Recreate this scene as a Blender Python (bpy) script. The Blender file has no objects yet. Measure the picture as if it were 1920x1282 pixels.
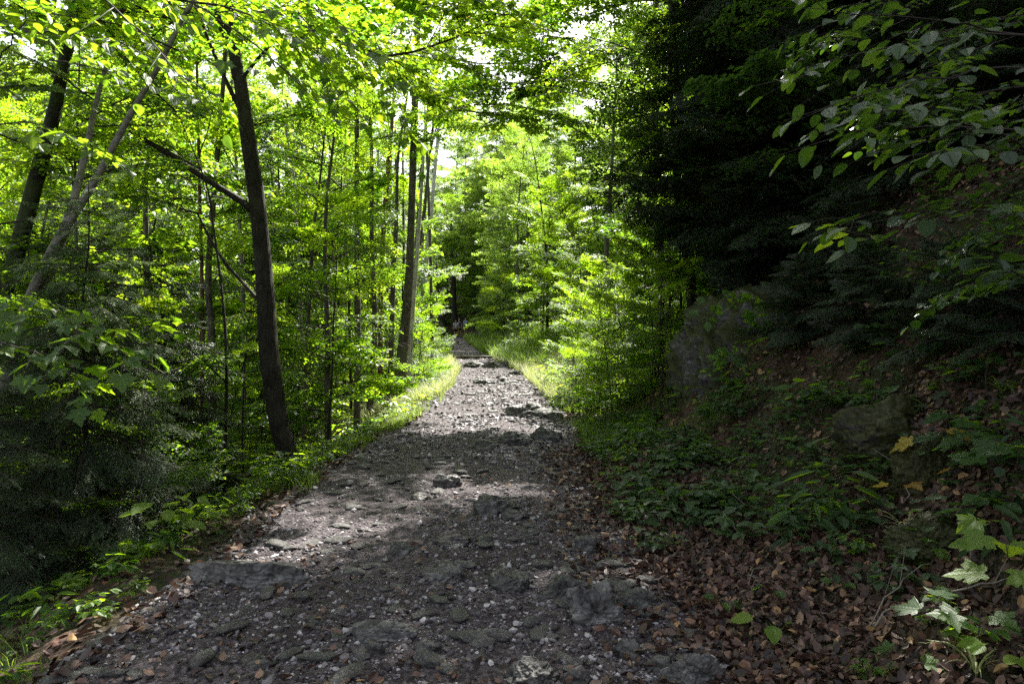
import bpy, math, random
import numpy as np
from mathutils import Vector, Matrix, noise as mnoise

R = math.radians
random.seed(7)
rng = np.random.default_rng(7)
scene = bpy.context.scene
COL = scene.collection

# ------------------------------------------------------------------ camera
cam_d = bpy.data.cameras.new("camera")
cam = bpy.data.objects.new("camera", cam_d)
COL.objects.link(cam)
cam.location = (0, 0, 1.6)
cam.rotation_euler = (R(90), 0, 0)
cam_d.lens = 24
cam_d.sensor_width = 36
cam_d.clip_end = 600
cam_d.clip_start = 0.05
scene.camera = cam

# ------------------------------------------------------------------ light
SUN_EL, SUN_AZ = 50.0, 16.0          # azimuth from +Y, negative = towards -X
se, sa = R(SUN_EL), R(SUN_AZ)
SUN = Vector((math.sin(sa) * math.cos(se), math.cos(sa) * math.cos(se), math.sin(se)))
world = bpy.data.worlds.new("World")
scene.world = world
world.use_nodes = True
nt = world.node_tree
bgn = nt.nodes["Background"]
sky = nt.nodes.new("ShaderNodeTexSky")
sky.sky_type = 'NISHITA'
sky.sun_disc = False
sky.sun_elevation = se
sky.sun_rotation = sa
sky.dust_density = 3.0
sky.air_density = 1.0
bgn.inputs[1].default_value = 0.088
hsv = nt.nodes.new("ShaderNodeHueSaturation")       # thin bright haze: the sky is nearly white
hsv.inputs['Saturation'].default_value = .38
nt.links.new(sky.outputs[0], hsv.inputs['Color'])
nt.links.new(hsv.outputs[0], bgn.inputs[0])
sl = bpy.data.lights.new("sun", 'SUN')
sl.energy = 5.0
sl.angle = R(0.5)
sl.color = (1.0, 0.96, 0.88)
so = bpy.data.objects.new("sun", sl)
COL.objects.link(so)
so.rotation_euler = SUN.to_track_quat('Z', 'Y').to_euler()
so.location = SUN * 60

vs = scene.view_settings
vs.view_transform = 'Standard'
vs.look = 'None'
vs.gamma = 1.0
vs.use_curve_mapping = False
vs.exposure = 2.2
cy = scene.cycles
cy.use_denoising = False
cy.max_bounces = 7
cy.diffuse_bounces = 4
cy.glossy_bounces = 2
cy.transmission_bounces = 4
cy.transparent_max_bounces = 4
cy.caustics_reflective = False
cy.caustics_refractive = False
cy.sample_clamp_indirect = 6.0

# ------------------------------------------------------------------ noise
def _hash(ix, iy, seed):
    h = (ix.astype(np.int64) * 374761393 + iy.astype(np.int64) * 668265263 + seed * 1442695041) & 0xFFFFFFFF
    h = ((h ^ (h >> 13)) * 1274126177) & 0xFFFFFFFF
    h = h ^ (h >> 16)
    return (h & 0xFFFF) / 65535.0

def vnoise(x, y, seed=0):
    x = np.asarray(x, float); y = np.asarray(y, float)
    ix = np.floor(x); iy = np.floor(y)
    fx = x - ix; fy = y - iy
    fx = fx * fx * (3 - 2 * fx); fy = fy * fy * (3 - 2 * fy)
    a = _hash(ix, iy, seed); b = _hash(ix + 1, iy, seed)
    c = _hash(ix, iy + 1, seed); d = _hash(ix + 1, iy + 1, seed)
    return (a * (1 - fx) + b * fx) * (1 - fy) + (c * (1 - fx) + d * fx) * fy

def fbm(x, y, seed=0, o=3):
    s = 0; a = 1; t = 0
    x = np.asarray(x, float); y = np.asarray(y, float)
    for k in range(o):
        s = s + a * (vnoise(x, y, seed + k) * 2 - 1); t += a
        a *= .5; x = x * 2.03 + 7.1; y = y * 2.03 + 3.7
    return s / t

# ------------------------------------------------------------------ terrain
_yt = np.arange(-40, 260, 0.5)
def _smooth(ys, vs_, k=7):
    v = np.interp(_yt, ys, vs_)
    ker = np.hanning(k + 2)[1:-1]; ker /= ker.sum()
    p = np.pad(v, k // 2, mode='edge')
    return np.convolve(p, ker, 'valid')
_C = _smooth([-20, 0, 3.2, 7.9, 14.4, 24, 37, 50, 68, 80, 100, 160], [-.4, -.45, -.49, -.69, -.33, -.71, -2.46, -4.2, -6.2, -10, -24, -60])
_W = _smooth([-20, 3.2, 7.9, 14.4, 24, 37, 68, 160], [1.65, 1.65, 1.7, 1.5, 1.17, 1.12, 1.3, 1.3])
_Z = _smooth([-20, 0, 6, 14.4, 24, 37, 68, 100, 160], [-.2, 0, 0, .15, .5, .9, 2.05, 3.2, 5.0])
def Cx(y): return np.interp(y, _yt, _C)
def Zc(y): return np.interp(y, _yt, _Z)
def Wl(y): return np.interp(y, _yt, _W) + .14 * fbm(np.asarray(y) * .9, 3.3, 11, 2) + .05 * fbm(np.asarray(y) * 5, 1.3, 12, 2)
def Wr(y): return np.interp(y, _yt, _W) + .16 * fbm(np.asarray(y) * .8, 9.3, 13, 2) + .05 * fbm(np.asarray(y) * 5, 5.3, 14, 2)

def height(x, y):
    x = np.asarray(x, float); y = np.asarray(y, float)
    c = Cx(y); z = Zc(y)
    d = x - c
    el = np.maximum(-d - Wl(y), 0)
    er = np.maximum(d - Wr(y), 0)
    drop = .16 * (1 - np.exp(-el / .35)) + 17 * (1 - np.exp(-.42 * np.maximum(el - .5, 0) / 17))
    far = np.clip((y - 11) / 6, 0, 1)
    r1 = .26 * (1 - far) + .14 * far
    r2 = 1.2 * (1 - far) + .42 * far
    rise = r1 * np.minimum(er, 1.15) + r2 * np.maximum(er - 1.15, 0)
    rise = 46 * (1 - np.exp(-rise / 46))
    off = np.clip((el + er) / .5, 0, 1)
    n = (1 - off) * (.04 * fbm(x * 1.7, y * 1.7, 1, 3) + .03 * np.abs(fbm(x * 4.5, y * 4.5, 2, 2)) + .012 * fbm(x * 14, y * 14, 5, 2))
    n = n + off * (.16 * fbm(x * .6, y * .6, 3, 3) + .05 * fbm(x * 3, y * 3, 4, 3))
    return z - drop + rise + n

def H(x, y): return float(height(x, y))

def hit(px, py):
    """where the sight line through a point of the photograph meets the ground"""
    dx = (px - 960) / 1280.0; dz = -(py - 641) / 1280.0
    ys = np.arange(2.2, 140, .02)
    g = height(dx * ys, ys); rz = 1.6 + dz * ys
    k = np.argmax(g > rz)
    if g[k] <= rz[k]: k = len(ys) - 1
    y = float(ys[k])
    return Vector((dx * y, y, float(g[k])))

def at(px, py, Y):
    return Vector(((px - 960) / 1280.0 * Y, Y, 1.6 - (py - 641) / 1280.0 * Y))

# ------------------------------------------------------------------ materials
class NT:
    def __init__(s, name):
        s.m = bpy.data.materials.new(name); s.m.use_nodes = True
        s.t = s.m.node_tree; s.t.nodes.clear()
        s.out = s.n("ShaderNodeOutputMaterial")
    def n(s, typ, **kw):
        nd = s.t.nodes.new(typ)
        for k, v in kw.items(): setattr(nd, k, v)
        return nd
    def l(s, a, b): s.t.links.new(a, b)
    def noise(s, vec, scale, detail=4, rough=.55, dist=0):
        nd = s.n("ShaderNodeTexNoise")
        nd.inputs['Scale'].default_value = scale; nd.inputs['Detail'].default_value = detail
        nd.inputs['Roughness'].default_value = rough; nd.inputs['Distortion'].default_value = dist
        if vec is not None: s.l(vec, nd.inputs['Vector'])
        return nd
    def ramp(s, fac, stops):
        nd = s.n("ShaderNodeValToRGB")
        e = nd.color_ramp.elements
        while len(e) < len(stops): e.new(.5)
        for k, (p, c) in enumerate(stops):
            e[k].position = p; e[k].color = (c[0], c[1], c[2], 1) if not isinstance(c, (int, float)) else (c, c, c, 1)
        s.l(fac, nd.inputs[0])
        return nd
    def mix(s, fac, a, b, bt='MIX'):
        nd = s.n("ShaderNodeMix"); nd.data_type = 'RGBA'; nd.blend_type = bt
        for sock, v in ((nd.inputs[0], fac), (nd.inputs[6], a), (nd.inputs[7], b)):
            if hasattr(v, 'is_output') or isinstance(v, bpy.types.NodeSocket): s.l(v, sock)
            elif isinstance(v, (int, float)): sock.default_value = v if sock == nd.inputs[0] else (v, v, v, 1)
            else: sock.default_value = (*v, 1)
        return nd.outputs[2]
    def math(s, op, a, b=None, clamp=False):
        nd = s.n("ShaderNodeMath"); nd.operation = op; nd.use_clamp = clamp
        for k, v in enumerate((a, b)):
            if v is None: continue
            if isinstance(v, (int, float)): nd.inputs[k].default_value = v
            else: s.l(v, nd.inputs[k])
        return nd.outputs[0]

def leaf_material(name, stops, trans, tmix=.5, rough=.5, spec=.35, hue_var=True, veins=False):
    """thin leaf: reflects on both faces and lets light through"""
    T = NT(name)
    at_ = T.n("ShaderNodeAttribute"); at_.attribute_name = "rnd"
    oi = T.n("ShaderNodeObjectInfo")
    f = T.math('ADD', T.math('MULTIPLY', at_.outputs['Fac'], .7), T.math('MULTIPLY', oi.outputs['Random'], .3))
    if veins:
        f = T.math('FRACT', T.math('ADD', at_.outputs['Fac'], oi.outputs['Random']))
    r = T.ramp(f, stops)
    rt = T.ramp(f, trans)
    p = T.n("ShaderNodeBsdfPrincipled")
    p.inputs['Roughness'].default_value = rough
    p.inputs['Specular IOR Level'].default_value = spec
    tr = T.n("ShaderNodeBsdfTranslucent")
    cc, ct = r.outputs[0], rt.outputs[0]
    if veins:
        uv = T.n("ShaderNodeUVMap")
        sep = T.n("ShaderNodeSeparateXYZ"); T.l(uv.outputs[0], sep.inputs[0])
        ax = T.math('ABSOLUTE', sep.outputs[0])
        v = T.math('SUBTRACT', sep.outputs[1], T.math('MULTIPLY', ax, .9))
        w = T.math('ABSOLUTE', T.math('SUBTRACT', T.math('FRACT', T.math('MULTIPLY', v, 8.0)), .5))
        vein = T.math('MAXIMUM', T.math('MULTIPLY', T.math('SUBTRACT', .09, w), 9.0, True),
                      T.math('MULTIPLY', T.math('SUBTRACT', .022, ax), 40.0, True))
        tc = T.n("ShaderNodeTexCoord")
        nz = T.noise(tc.outputs['Object'], 26, 3)
        cc = T.mix(T.math('MULTIPLY', vein, .35), T.mix(T.math('MULTIPLY', nz.outputs[0], .5), cc, T.mix(.5, cc, (.02, .035, .01))), (.16, .22, .09))
        ct = T.mix(T.math('MULTIPLY', vein, .55), ct, (.05, .1, .01))
        b = T.n("ShaderNodeBump"); b.inputs['Strength'].default_value = .5; b.inputs['Distance'].default_value = .004
        T.l(T.math('ADD', T.math('MULTIPLY', vein, -1.0), T.math('MULTIPLY', nz.outputs[0], .5)), b.inputs['Height'])
        T.l(b.outputs[0], p.inputs['Normal'])
    T.l(cc, p.inputs['Base Color'])
    T.l(ct, tr.inputs['Color'])
    mx = T.n("ShaderNodeMixShader"); mx.inputs[0].default_value = tmix
    T.l(p.outputs[0], mx.inputs[1]); T.l(tr.outputs[0], mx.inputs[2])
    T.l(mx.outputs[0], T.out.inputs[0])
    return T.m

def bark_material(name, c1, c2, moss=.3, mosscol=(.035, .05, .012), scale=1.0, ringy=False):
    T = NT(name)
    tc = T.n("ShaderNodeTexCoord")
    mp = T.n("ShaderNodeMapping"); mp.inputs['Scale'].default_value = (26 * scale, 26 * scale, (6 if not ringy else 34) * scale)
    T.l(tc.outputs['Object'], mp.inputs[0])
    n1 = T.noise(mp.outputs[0], 1.0, 6, .65, .6)
    n2 = T.noise(tc.outputs['Object'], 4.0, 4)
    n3 = T.noise(tc.outputs['Object'], 11.0, 5, .7)
    r = T.ramp(n1.outputs[0], [(.3, c1), (.7, c2)])
    patch = T.ramp(n2.outputs[0], [(.45, 0.0), (.65, 1.0)])
    col = T.mix(T.math('MULTIPLY', patch.outputs[0], .35), r.outputs[0], tuple(min(1, x * 1.9) for x in c2))
    lich = T.ramp(n3.outputs[0], [(.60, 0.0), (.68, 1.0)])
    col = T.mix(T.math('MULTIPLY', lich.outputs[0], .45), col, (.20, .21, .17))
    ms = T.ramp(n2.outputs[0], [(.62 - moss * .4, 0.0), (.72 - moss * .4, 1.0)])
    col = T.mix(T.math('MULTIPLY', ms.outputs[0], min(1, moss * 1.8)), col, mosscol)
    p = T.n("ShaderNodeBsdfPrincipled"); p.inputs['Roughness'].default_value = .85
    p.inputs['Specular IOR Level'].default_value = .25
    T.l(col, p.inputs['Base Color'])
    b = T.n("ShaderNodeBump"); b.inputs['Strength'].default_value = 1.0; b.inputs['Distance'].default_value = .035
    T.l(n1.outputs[0], b.inputs['Height']); T.l(b.outputs[0], p.inputs['Normal'])
    T.l(p.outputs[0], T.out.inputs[0])
    return T.m

def rock_material(name, c1, c2, moss=0.0, lichen=.3, scale=1.0, strata=True):
    T = NT(name)
    tc = T.n("ShaderNodeTexCoord")
    geo = T.n("ShaderNodeNewGeometry")
    n1 = T.noise(tc.outputs['Object'], 7 * scale, 8, .68, .3)
    mp = T.n("ShaderNodeMapping"); mp.inputs['Scale'].default_value = (3 * scale, 5 * scale, 22 * scale); mp.inputs['Rotation'].default_value = (.35, .5, .2)
    T.l(tc.outputs['Object'], mp.inputs[0])
    n2 = T.noise(mp.outputs[0], 1, 6, .6, .8)
    n3 = T.noise(tc.outputs['Object'], 2.2 * scale, 5, .6)
    n4 = T.noise(tc.outputs['Object'], 60 * scale, 3, .6)
    f = T.math('ADD', T.math('MULTIPLY', n1.outputs[0], .6), T.math('MULTIPLY', n2.outputs[0], .4))
    r = T.ramp(f, [(.32, c1), (.52, tuple((a + b) / 2 for a, b in zip(c1, c2))), (.68, c2)])
    col = T.mix(T.math('MULTIPLY', T.ramp(n1.outputs[0], [(.58, 0.0), (.66, 1.0)]).outputs[0], lichen), r.outputs[0], (.36, .36, .32))
    col = T.mix(.12, col, T.ramp(n4.outputs[0], [(.35, (.05, .05, .05)), (.65, (.6, .58, .56))]).outputs[0], 'OVERLAY')
    ds = T.n("ShaderNodeVectorMath"); ds.operation = 'MULTIPLY_ADD'
    T.l(n3.outputs['Color'], ds.inputs[0]); ds.inputs[1].default_value = (.5, .5, .5); T.l(tc.outputs['Object'], ds.inputs[2])
    crack = None  # dirt-filled cracks drawn in the colour, also standing in for weak relief shading
    for sc_, wd in ((2.4 * scale, .05), (7.5 * scale, .07)):
        vc = T.n("ShaderNodeTexVoronoi"); vc.feature = 'DISTANCE_TO_EDGE'; vc.inputs['Scale'].default_value = sc_
        T.l(ds.outputs[0], vc.inputs['Vector'])
        k_ = T.ramp(vc.outputs['Distance'], [(0.0, .15), (wd, 1.0)]).outputs[0]
        crack = k_ if crack is None else T.mix(1.0, crack, k_, 'MULTIPLY')
    col = T.mix(.8, col, crack, 'MULTIPLY')
    if moss > 0:
        sep = T.n("ShaderNodeSeparateXYZ"); T.l(geo.outputs['Normal'], sep.inputs[0])
        m = T.math('ADD', T.math('MULTIPLY', sep.outputs[2], .25), n3.outputs[0])
        m = T.math('ADD', m, T.math('MULTIPLY', T.math('SUBTRACT', n1.outputs[0], .5), .5))
        m = T.ramp(m, [(1.0 - moss * .75, 0.0), (1.08 - moss * .75, 1.0)]).outputs[0]
        mc = T.ramp(n4.outputs[0], [(.3, (.008, .011, .003)), (.7, (.05, .052, .012))]).outputs[0]
        col = T.mix(m, col, mc)
    p = T.n("ShaderNodeBsdfPrincipled"); p.inputs['Roughness'].default_value = .62
    p.inputs['Specular IOR Level'].default_value = .3
    T.l(col, p.inputs['Base Color'])
    b = T.n("ShaderNodeBump"); b.inputs['Strength'].default_value = .8; b.inputs['Distance'].default_value = .018
    hh = T.math('ADD', T.math('MULTIPLY', n1.outputs[0], .8), T.math('ADD', T.math('MULTIPLY', n2.outputs[0], .7), T.math('MULTIPLY', n4.outputs[0], .06)))
    T.l(hh, b.inputs['Height']); T.l(b.outputs[0], p.inputs['Normal'])
    T.l(p.outputs[0], T.out.inputs[0])
    return T.m

def plain(name, col, rough=.8, var=.25, nscale=20, spec=.3):
    T = NT(name)
    tc = T.n("ShaderNodeTexCoord")
    n = T.noise(tc.outputs['Object'], nscale, 5, .6)
    c = T.mix(n.outputs[0], tuple(x * (1 - var) for x in col), tuple(min(1, x * (1 + var)) for x in col))
    p = T.n("ShaderNodeBsdfPrincipled"); p.inputs['Roughness'].default_value = rough
    p.inputs['Specular IOR Level'].default_value = spec
    T.l(c, p.inputs['Base Color'])
    b = T.n("ShaderNodeBump"); b.inputs['Strength'].default_value = .4; b.inputs['Distance'].default_value = .01
    T.l(n.outputs[0], b.inputs['Height']); T.l(b.outputs[0], p.inputs['Normal'])
    T.l(p.outputs[0], T.out.inputs[0])
    return T.m

def attr_material(name, stops, rough=.8, spec=.3, bump=.3, nscale=40, trans=0):
    T = NT(name)
    a = T.n("ShaderNodeAttribute"); a.attribute_name = "rnd"
    tc = T.n("ShaderNodeTexCoord")
    n = T.noise(tc.outputs['Object'], nscale, 4, .6)
    r = T.ramp(a.outputs['Fac'], stops)
    c = T.mix(n.outputs[0], T.mix(1.0, r.outputs[0], (.55, .55, .55), 'MULTIPLY'), T.mix(1.0, r.outputs[0], (1.35, 1.35, 1.35), 'MULTIPLY'))
    p = T.n("ShaderNodeBsdfPrincipled"); p.inputs['Roughness'].default_value = rough
    p.inputs['Specular IOR Level'].default_value = spec
    T.l(c, p.inputs['Base Color'])
    b = T.n("ShaderNodeBump"); b.inputs['Strength'].default_value = bump; b.inputs['Distance'].default_value = .01
    T.l(n.outputs[0], b.inputs['Height']); T.l(b.outputs[0], p.inputs['Normal'])
    if trans:
        tr = T.n("ShaderNodeBsdfTranslucent"); T.l(c, tr.inputs['Color'])
        mx = T.n("ShaderNodeMixShader"); mx.inputs[0].default_value = trans
        T.l(p.outputs[0], mx.inputs[1]); T.l(tr.outputs[0], mx.inputs[2]); T.l(mx.outputs[0], T.out.inputs[0])
    else:
        T.l(p.outputs[0], T.out.inputs[0])
    return T.m

G_REF = [(0, (.022, .052, .012)), (.5, (.045, .10, .018)), (1, (.085, .15, .02))]
G_TR = [(0, (.12, .32, .03)), (.3, (.24, .46, .012)), (.65, (.42, .62, .018)), (.97, (.58, .74, .025)), (.985, (.6, .38, .02))]
M = {}
M['leaf'] = leaf_material('leaf_green', G_REF, G_TR, .56, .45, .4)
M['leaf_far'] = leaf_material('leaf_far_green', [(0, (.028, .06, .018)), (1, (.07, .13, .03))], [(0, (.24, .44, .04)), (1, (.50, .68, .08))], .55, .5, .4)
M['leaf_big'] = leaf_material('leaf_veined_green', [(0, (.02, .055, .014)), (.5, (.035, .085, .02)), (1, (.06, .12, .025))],
                              [(0, (.18, .36, .012)), (1, (.42, .62, .018))], .52, .42, .4, veins=True)
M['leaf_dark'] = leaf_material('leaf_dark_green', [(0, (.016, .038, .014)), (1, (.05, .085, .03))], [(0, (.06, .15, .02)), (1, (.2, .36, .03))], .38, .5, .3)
M['leaf_beech'] = leaf_material('leaf_beech_shade_veined', [(0, (.016, .04, .014)), (.5, (.03, .07, .02)), (1, (.05, .10, .025))],
                              [(0, (.05, .12, .010)), (.8, (.14, .26, .015)), (1, (.26, .42, .02))], .42, .4, .5, veins=True)  # darker veined leaf: shade on the near right branches put into the colour
M['leaf_yellow'] = leaf_material('leaf_yellowing', [(0, (.28, .20, .02)), (.6, (.42, .30, .03)), (1, (.22, .10, .02))],
                                 [(0, (.5, .36, .02)), (1, (.55, .25, .02))], .4, .5, .35, veins=True)
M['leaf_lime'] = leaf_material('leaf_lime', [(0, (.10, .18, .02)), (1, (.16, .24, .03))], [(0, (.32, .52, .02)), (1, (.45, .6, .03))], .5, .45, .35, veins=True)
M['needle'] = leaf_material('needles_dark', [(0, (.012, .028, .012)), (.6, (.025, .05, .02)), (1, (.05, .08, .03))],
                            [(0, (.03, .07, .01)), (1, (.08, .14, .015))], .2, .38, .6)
M['needle_grey'] = leaf_material('needles_grey_green', [(0, (.03, .055, .025)), (.6, (.07, .105, .055)), (1, (.20, .23, .17))],
                                 [(0, (.07, .14, .02)), (1, (.18, .28, .05))], .32, .45, .5)
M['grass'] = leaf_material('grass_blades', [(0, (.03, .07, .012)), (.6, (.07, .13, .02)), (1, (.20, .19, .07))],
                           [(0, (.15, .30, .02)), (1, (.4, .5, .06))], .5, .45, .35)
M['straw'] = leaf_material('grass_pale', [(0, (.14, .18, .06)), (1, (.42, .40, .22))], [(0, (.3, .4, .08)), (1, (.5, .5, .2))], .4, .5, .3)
M['litter'] = attr_material('dry_leaves', [(0, (.016, .009, .007)), (.4, (.05, .026, .018)), (.8, (.11, .058, .042)), (.95, (.24, .14, .09)), (1, (.34, .2, .08))], .55, .45, .3, 30, .12)
M['gravel'] = attr_material('gravel_stone', [(0, (.022, .018, .020)), (.4, (.075, .065, .072)), (.82, (.20, .18, .19)), (1, (.46, .43, .43))], .68, .4, .4, 60)
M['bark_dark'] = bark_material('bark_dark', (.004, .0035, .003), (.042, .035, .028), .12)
M['bark_moss'] = bark_material('bark_mossy', (.008, .007, .005), (.035, .03, .024), .5)
M['bark_pale'] = bark_material('bark_pale', (.10, .092, .076), (.26, .24, .205), .12, ringy=True, scale=.6)
M['bark_silver'] = bark_material('bark_silver', (.28, .26, .23), (.58, .55, .50), .03, ringy=True, scale=.5)
M['bark_mid'] = bark_material('bark_mid', (.025, .021, .017), (.14, .125, .10), .2)
M['bark_red'] = bark_material('bark_reddish', (.055, .026, .018), (.17, .09, .06), .1)
M['twig'] = plain('twig', (.035, .027, .02), .8, .4, 30)
M['twig_pale'] = plain('twig_pale', (.16, .14, .115), .8, .4, 30)
M['stem_green'] = plain('stem_green', (.06, .08, .025), .6, .3, 30)
M['rock'] = rock_material('rock_grey', (.014, .013, .012), (.17, .163, .15), .10, .4)
M['rock_moss'] = rock_material('rock_mossy', (.012, .011, .010), (.11, .105, .10), .90, .25, .9)
M['rock_pale'] = rock_material('rock_pale', (.022, .020, .019), (.21, .20, .19), .06, .45)
M['rock_out'] = rock_material('rock_outcrop', (.014, .012, .012), (.20, .19, .185), .68, .4, .9)
M['moss'] = rock_material('moss_mound', (.02, .018, .01), (.06, .05, .03), 1.1, .1, 2)

def ground_material(name, path):
    T = NT(name)
    tc = T.n("ShaderNodeTexCoord")
    P = tc.outputs['Object']
    n1 = T.noise(P, 1.1, 5, .6, .3)
    n2 = T.noise(P, 14, 6, .7)
    n3 = T.noise(P, 70, 4, .7)
    vo = T.n("ShaderNodeTexVoronoi"); vo.inputs['Scale'].default_value = 42 if path else 26
    vo.inputs['Randomness'].default_value = 1
    T.l(P, vo.inputs['Vector'])
    if path:
        c = T.ramp(n2.outputs[0], [(.3, (.013, .009, .009)), (.7, (.062, .047, .047))]).outputs[0]
        vcol = T.ramp(vo.outputs['Color'], [(.2, (.016, .012, .013)), (.8, (.15, .125, .135))]).outputs[0]
        c = T.mix(T.math('MULTIPLY', T.ramp(n1.outputs[0], [(.35, .25), (.6, .8)]).outputs[0], 1.0), c, vcol)
        c = T.mix(T.ramp(n3.outputs[0], [(.6, 0.0), (.7, .6)]).outputs[0], c, (.2, .18, .17))
    else:
        c = T.ramp(vo.outputs['Color'], [(.15, (.018, .010, .007)), (.85, (.085, .042, .028))]).outputs[0]
        mossy = T.ramp(n1.outputs[0], [(.40, 0.0), (.54, .9)]).outputs[0]
        c = T.mix(mossy, c, T.ramp(n2.outputs[0], [(.3, (.010, .012, .004)), (.7, (.036, .042, .012))]).outputs[0])
    p = T.n("ShaderNodeBsdfPrincipled"); p.inputs['Roughness'].default_value = .85
    p.inputs['Specular IOR Level'].default_value = .25
    T.l(c, p.inputs['Base Color'])
    b = T.n("ShaderNodeBump"); b.inputs['Strength'].default_value = 1.0; b.inputs['Distance'].default_value = .025
    hh = T.math('ADD', T.math('MULTIPLY', vo.outputs['Distance'], -1.0), T.math('ADD', n2.outputs[0], T.math('MULTIPLY', n3.outputs[0], .5)))
    T.l(hh, b.inputs['Height']); T.l(b.outputs[0], p.inputs['Normal'])
    T.l(p.outputs[0], T.out.inputs[0])
    return T.m
M['path'] = ground_material('path_earth', True)
M['floor'] = ground_material('forest_soil', False)

# ------------------------------------------------------------------ mesh tools
class Acc:
    """collects polygons and builds one mesh"""
    def __init__(s): s.v = []; s.li = []; s.lt = []; s.r = []; s.uv = []; s.n = 0
    def add(s, verts, faces_idx, faces_tot, rnd, uv=None):
        verts = np.asarray(verts, np.float32)
        s.v.append(verts); s.li.append(np.asarray(faces_idx, np.int64) + s.n); s.lt.append(np.asarray(faces_tot, np.int64))
        s.r.append(np.broadcast_to(np.asarray(rnd, np.float32), (len(verts),)).copy())
        s.uv.append(np.zeros((len(verts), 2), np.float32) if uv is None else uv)
        s.n += len(verts)
    def inst(s, tmpl, A, T, rnd):
        """tmpl=(verts k,3 ; idx ; tot), A (N,3,3) columns are axes, T (N,3)"""
        tv, ti, tt = tmpl[:3]
        N = len(T)
        if N == 0: return
        k = len(tv)
        V = np.einsum('nij,kj->nki', A, tv) + T[:, None, :]
        I = (ti[None, :] + (np.arange(N) * k)[:, None]).ravel()
        s.add(V.reshape(-1, 3), I, np.tile(tt, N), np.repeat(rnd, k), np.tile(tv[:, :2], (N, 1)).astype(np.float32))
    def tube(s, pts, rad, sides=6, rnd=.5, cap=True):
        P = np.asarray([tuple(p) for p in pts], float); n = len(P)
        rad = np.broadcast_to(np.asarray(rad, float), (n,))
        D = np.gradient(P, axis=0); D /= np.linalg.norm(D, axis=1)[:, None] + 1e-9
        ref = np.array([0, 0, 1.0]) if abs(D[0][2]) < .9 else np.array([1.0, 0, 0])
        U = np.cross(D, ref); U /= np.linalg.norm(U, axis=1)[:, None] + 1e-9
        W = np.cross(D, U)
        a = np.arange(sides) * 2 * math.pi / sides
        V = P[:, None, :] + rad[:, None, None] * (np.cos(a)[None, :, None] * U[:, None, :] + np.sin(a)[None, :, None] * W[:, None, :])
        idx = []
        for i in range(n - 1):
            for j in range(sides):
                k = (j + 1) % sides
                idx += [i * sides + j, i * sides + k, (i + 1) * sides + k, (i + 1) * sides + j]
        tot = [4] * ((n - 1) * sides)
        if cap:
            idx += list(range(sides))[::-1] + [(n - 1) * sides + j for j in range(sides)]; tot += [sides, sides]
        s.add(V.reshape(-1, 3), idx, tot, rnd)
    def mesh(s, name, mat, smooth=False, uv=False):
        me = bpy.data.meshes.new(name)
        if not s.v: return me
        V = np.concatenate(s.v); I = np.concatenate(s.li); Tt = np.concatenate(s.lt)
        me.vertices.add(len(V)); me.vertices.foreach_set('co', V.ravel())
        me.loops.add(len(I)); me.loops.foreach_set('vertex_index', I.astype(np.int32))
        me.polygons.add(len(Tt))
        st = np.concatenate([[0], np.cumsum(Tt)[:-1]]).astype(np.int32)
        me.polygons.foreach_set('loop_start', st)
        me.polygons.foreach_set('loop_total', Tt.astype(np.int32))
        me.polygons.foreach_set('use_smooth', np.full(len(Tt), smooth))
        a = me.attributes.new('rnd', 'FLOAT', 'POINT'); a.data.foreach_set('value', np.concatenate(s.r))
        if uv:
            ul = me.uv_layers.new(name='UVMap')
            UV = np.concatenate(s.uv)[I]
            ul.data.foreach_set('uv', UV.ravel())
        me.update(calc_edges=True)
        if mat is not None: me.materials.append(mat)
        return me

def link(name, me, parent=None, mat4=None, kind=None, label=None, cat=None, group=None):
    o = bpy.data.objects.new(name, me)
    COL.objects.link(o)
    if parent is not None: o.parent = parent
    if mat4 is not None: o.matrix_local = mat4
    if kind: o['kind'] = kind
    if label: o['label'] = label
    if cat: o['category'] = cat
    if group: o['group'] = group
    return o

def thing(name, label, cat, loc, rz=0.0, sc=1.0, group=None):
    o = link(name, None, None, Matrix.LocRotScale(Vector(loc), Matrix.Rotation(rz, 3, 'Z').to_quaternion(), Vector((sc, sc, sc))), None, label, cat, group)
    o.empty_display_size = .2
    return o

def half_tmpl(outline, fold=.18, curl=.25):
    """a leaf from half an outline: two halves folded at the midrib; x across, y along, z up"""
    h = np.array(outline, float)
    n = len(h)
    def z(p): return abs(p[0]) * fold - curl * .5 * p[1] ** 2
    v = [(p[0], p[1], z(p)) for p in h] + [(-p[0], p[1], z(p)) for p in h[1:-1]]
    f1 = list(range(n))
    f2 = [0] + [n + k for k in range(n - 2)] + [n - 1]
    f2 = f2[::-1]
    return (np.array(v), np.array(f1 + f2), np.array([n, n]))

T_OVAL = half_tmpl([(0, 0), (.24, .2), (.33, .5), (.2, .8), (0, 1)])
T_DIAM = half_tmpl([(0, 0), (.36, .45), (0, 1)])
T_LANCE = half_tmpl([(0, 0), (.11, .2), (.13, .5), (.07, .8), (0, 1)], .25, .6)
MAPLE = [(0, .06), (.10, -.03), (.24, -.06), (.42, .02), (.30, .13), (.44, .22), (.62, .42), (.47, .44), (.40, .55), (.23, .46), (.30, .66), (.17, .74), (.12, .86), (0, 1.02)]
T_MAPLE = half_tmpl([(0, .05), (.34, -.03), (.27, .16), (.60, .40), (.38, .52), (.22, .46), (.27, .70), (.12, .80), (0, 1)])
T_MAPLE_N = half_tmpl(MAPLE, .12, .35)
SERR = [(0, 0)]
for k in range(1, 12):
    y = k / 12.0
    wv = .36 * math.sin(math.pi * y ** .8) ** .8
    SERR += [(wv + .018, y), (wv - .012, y + .035)]
SERR += [(0, 1)]
T_SERR = half_tmpl(SERR, .2, .3)
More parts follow.
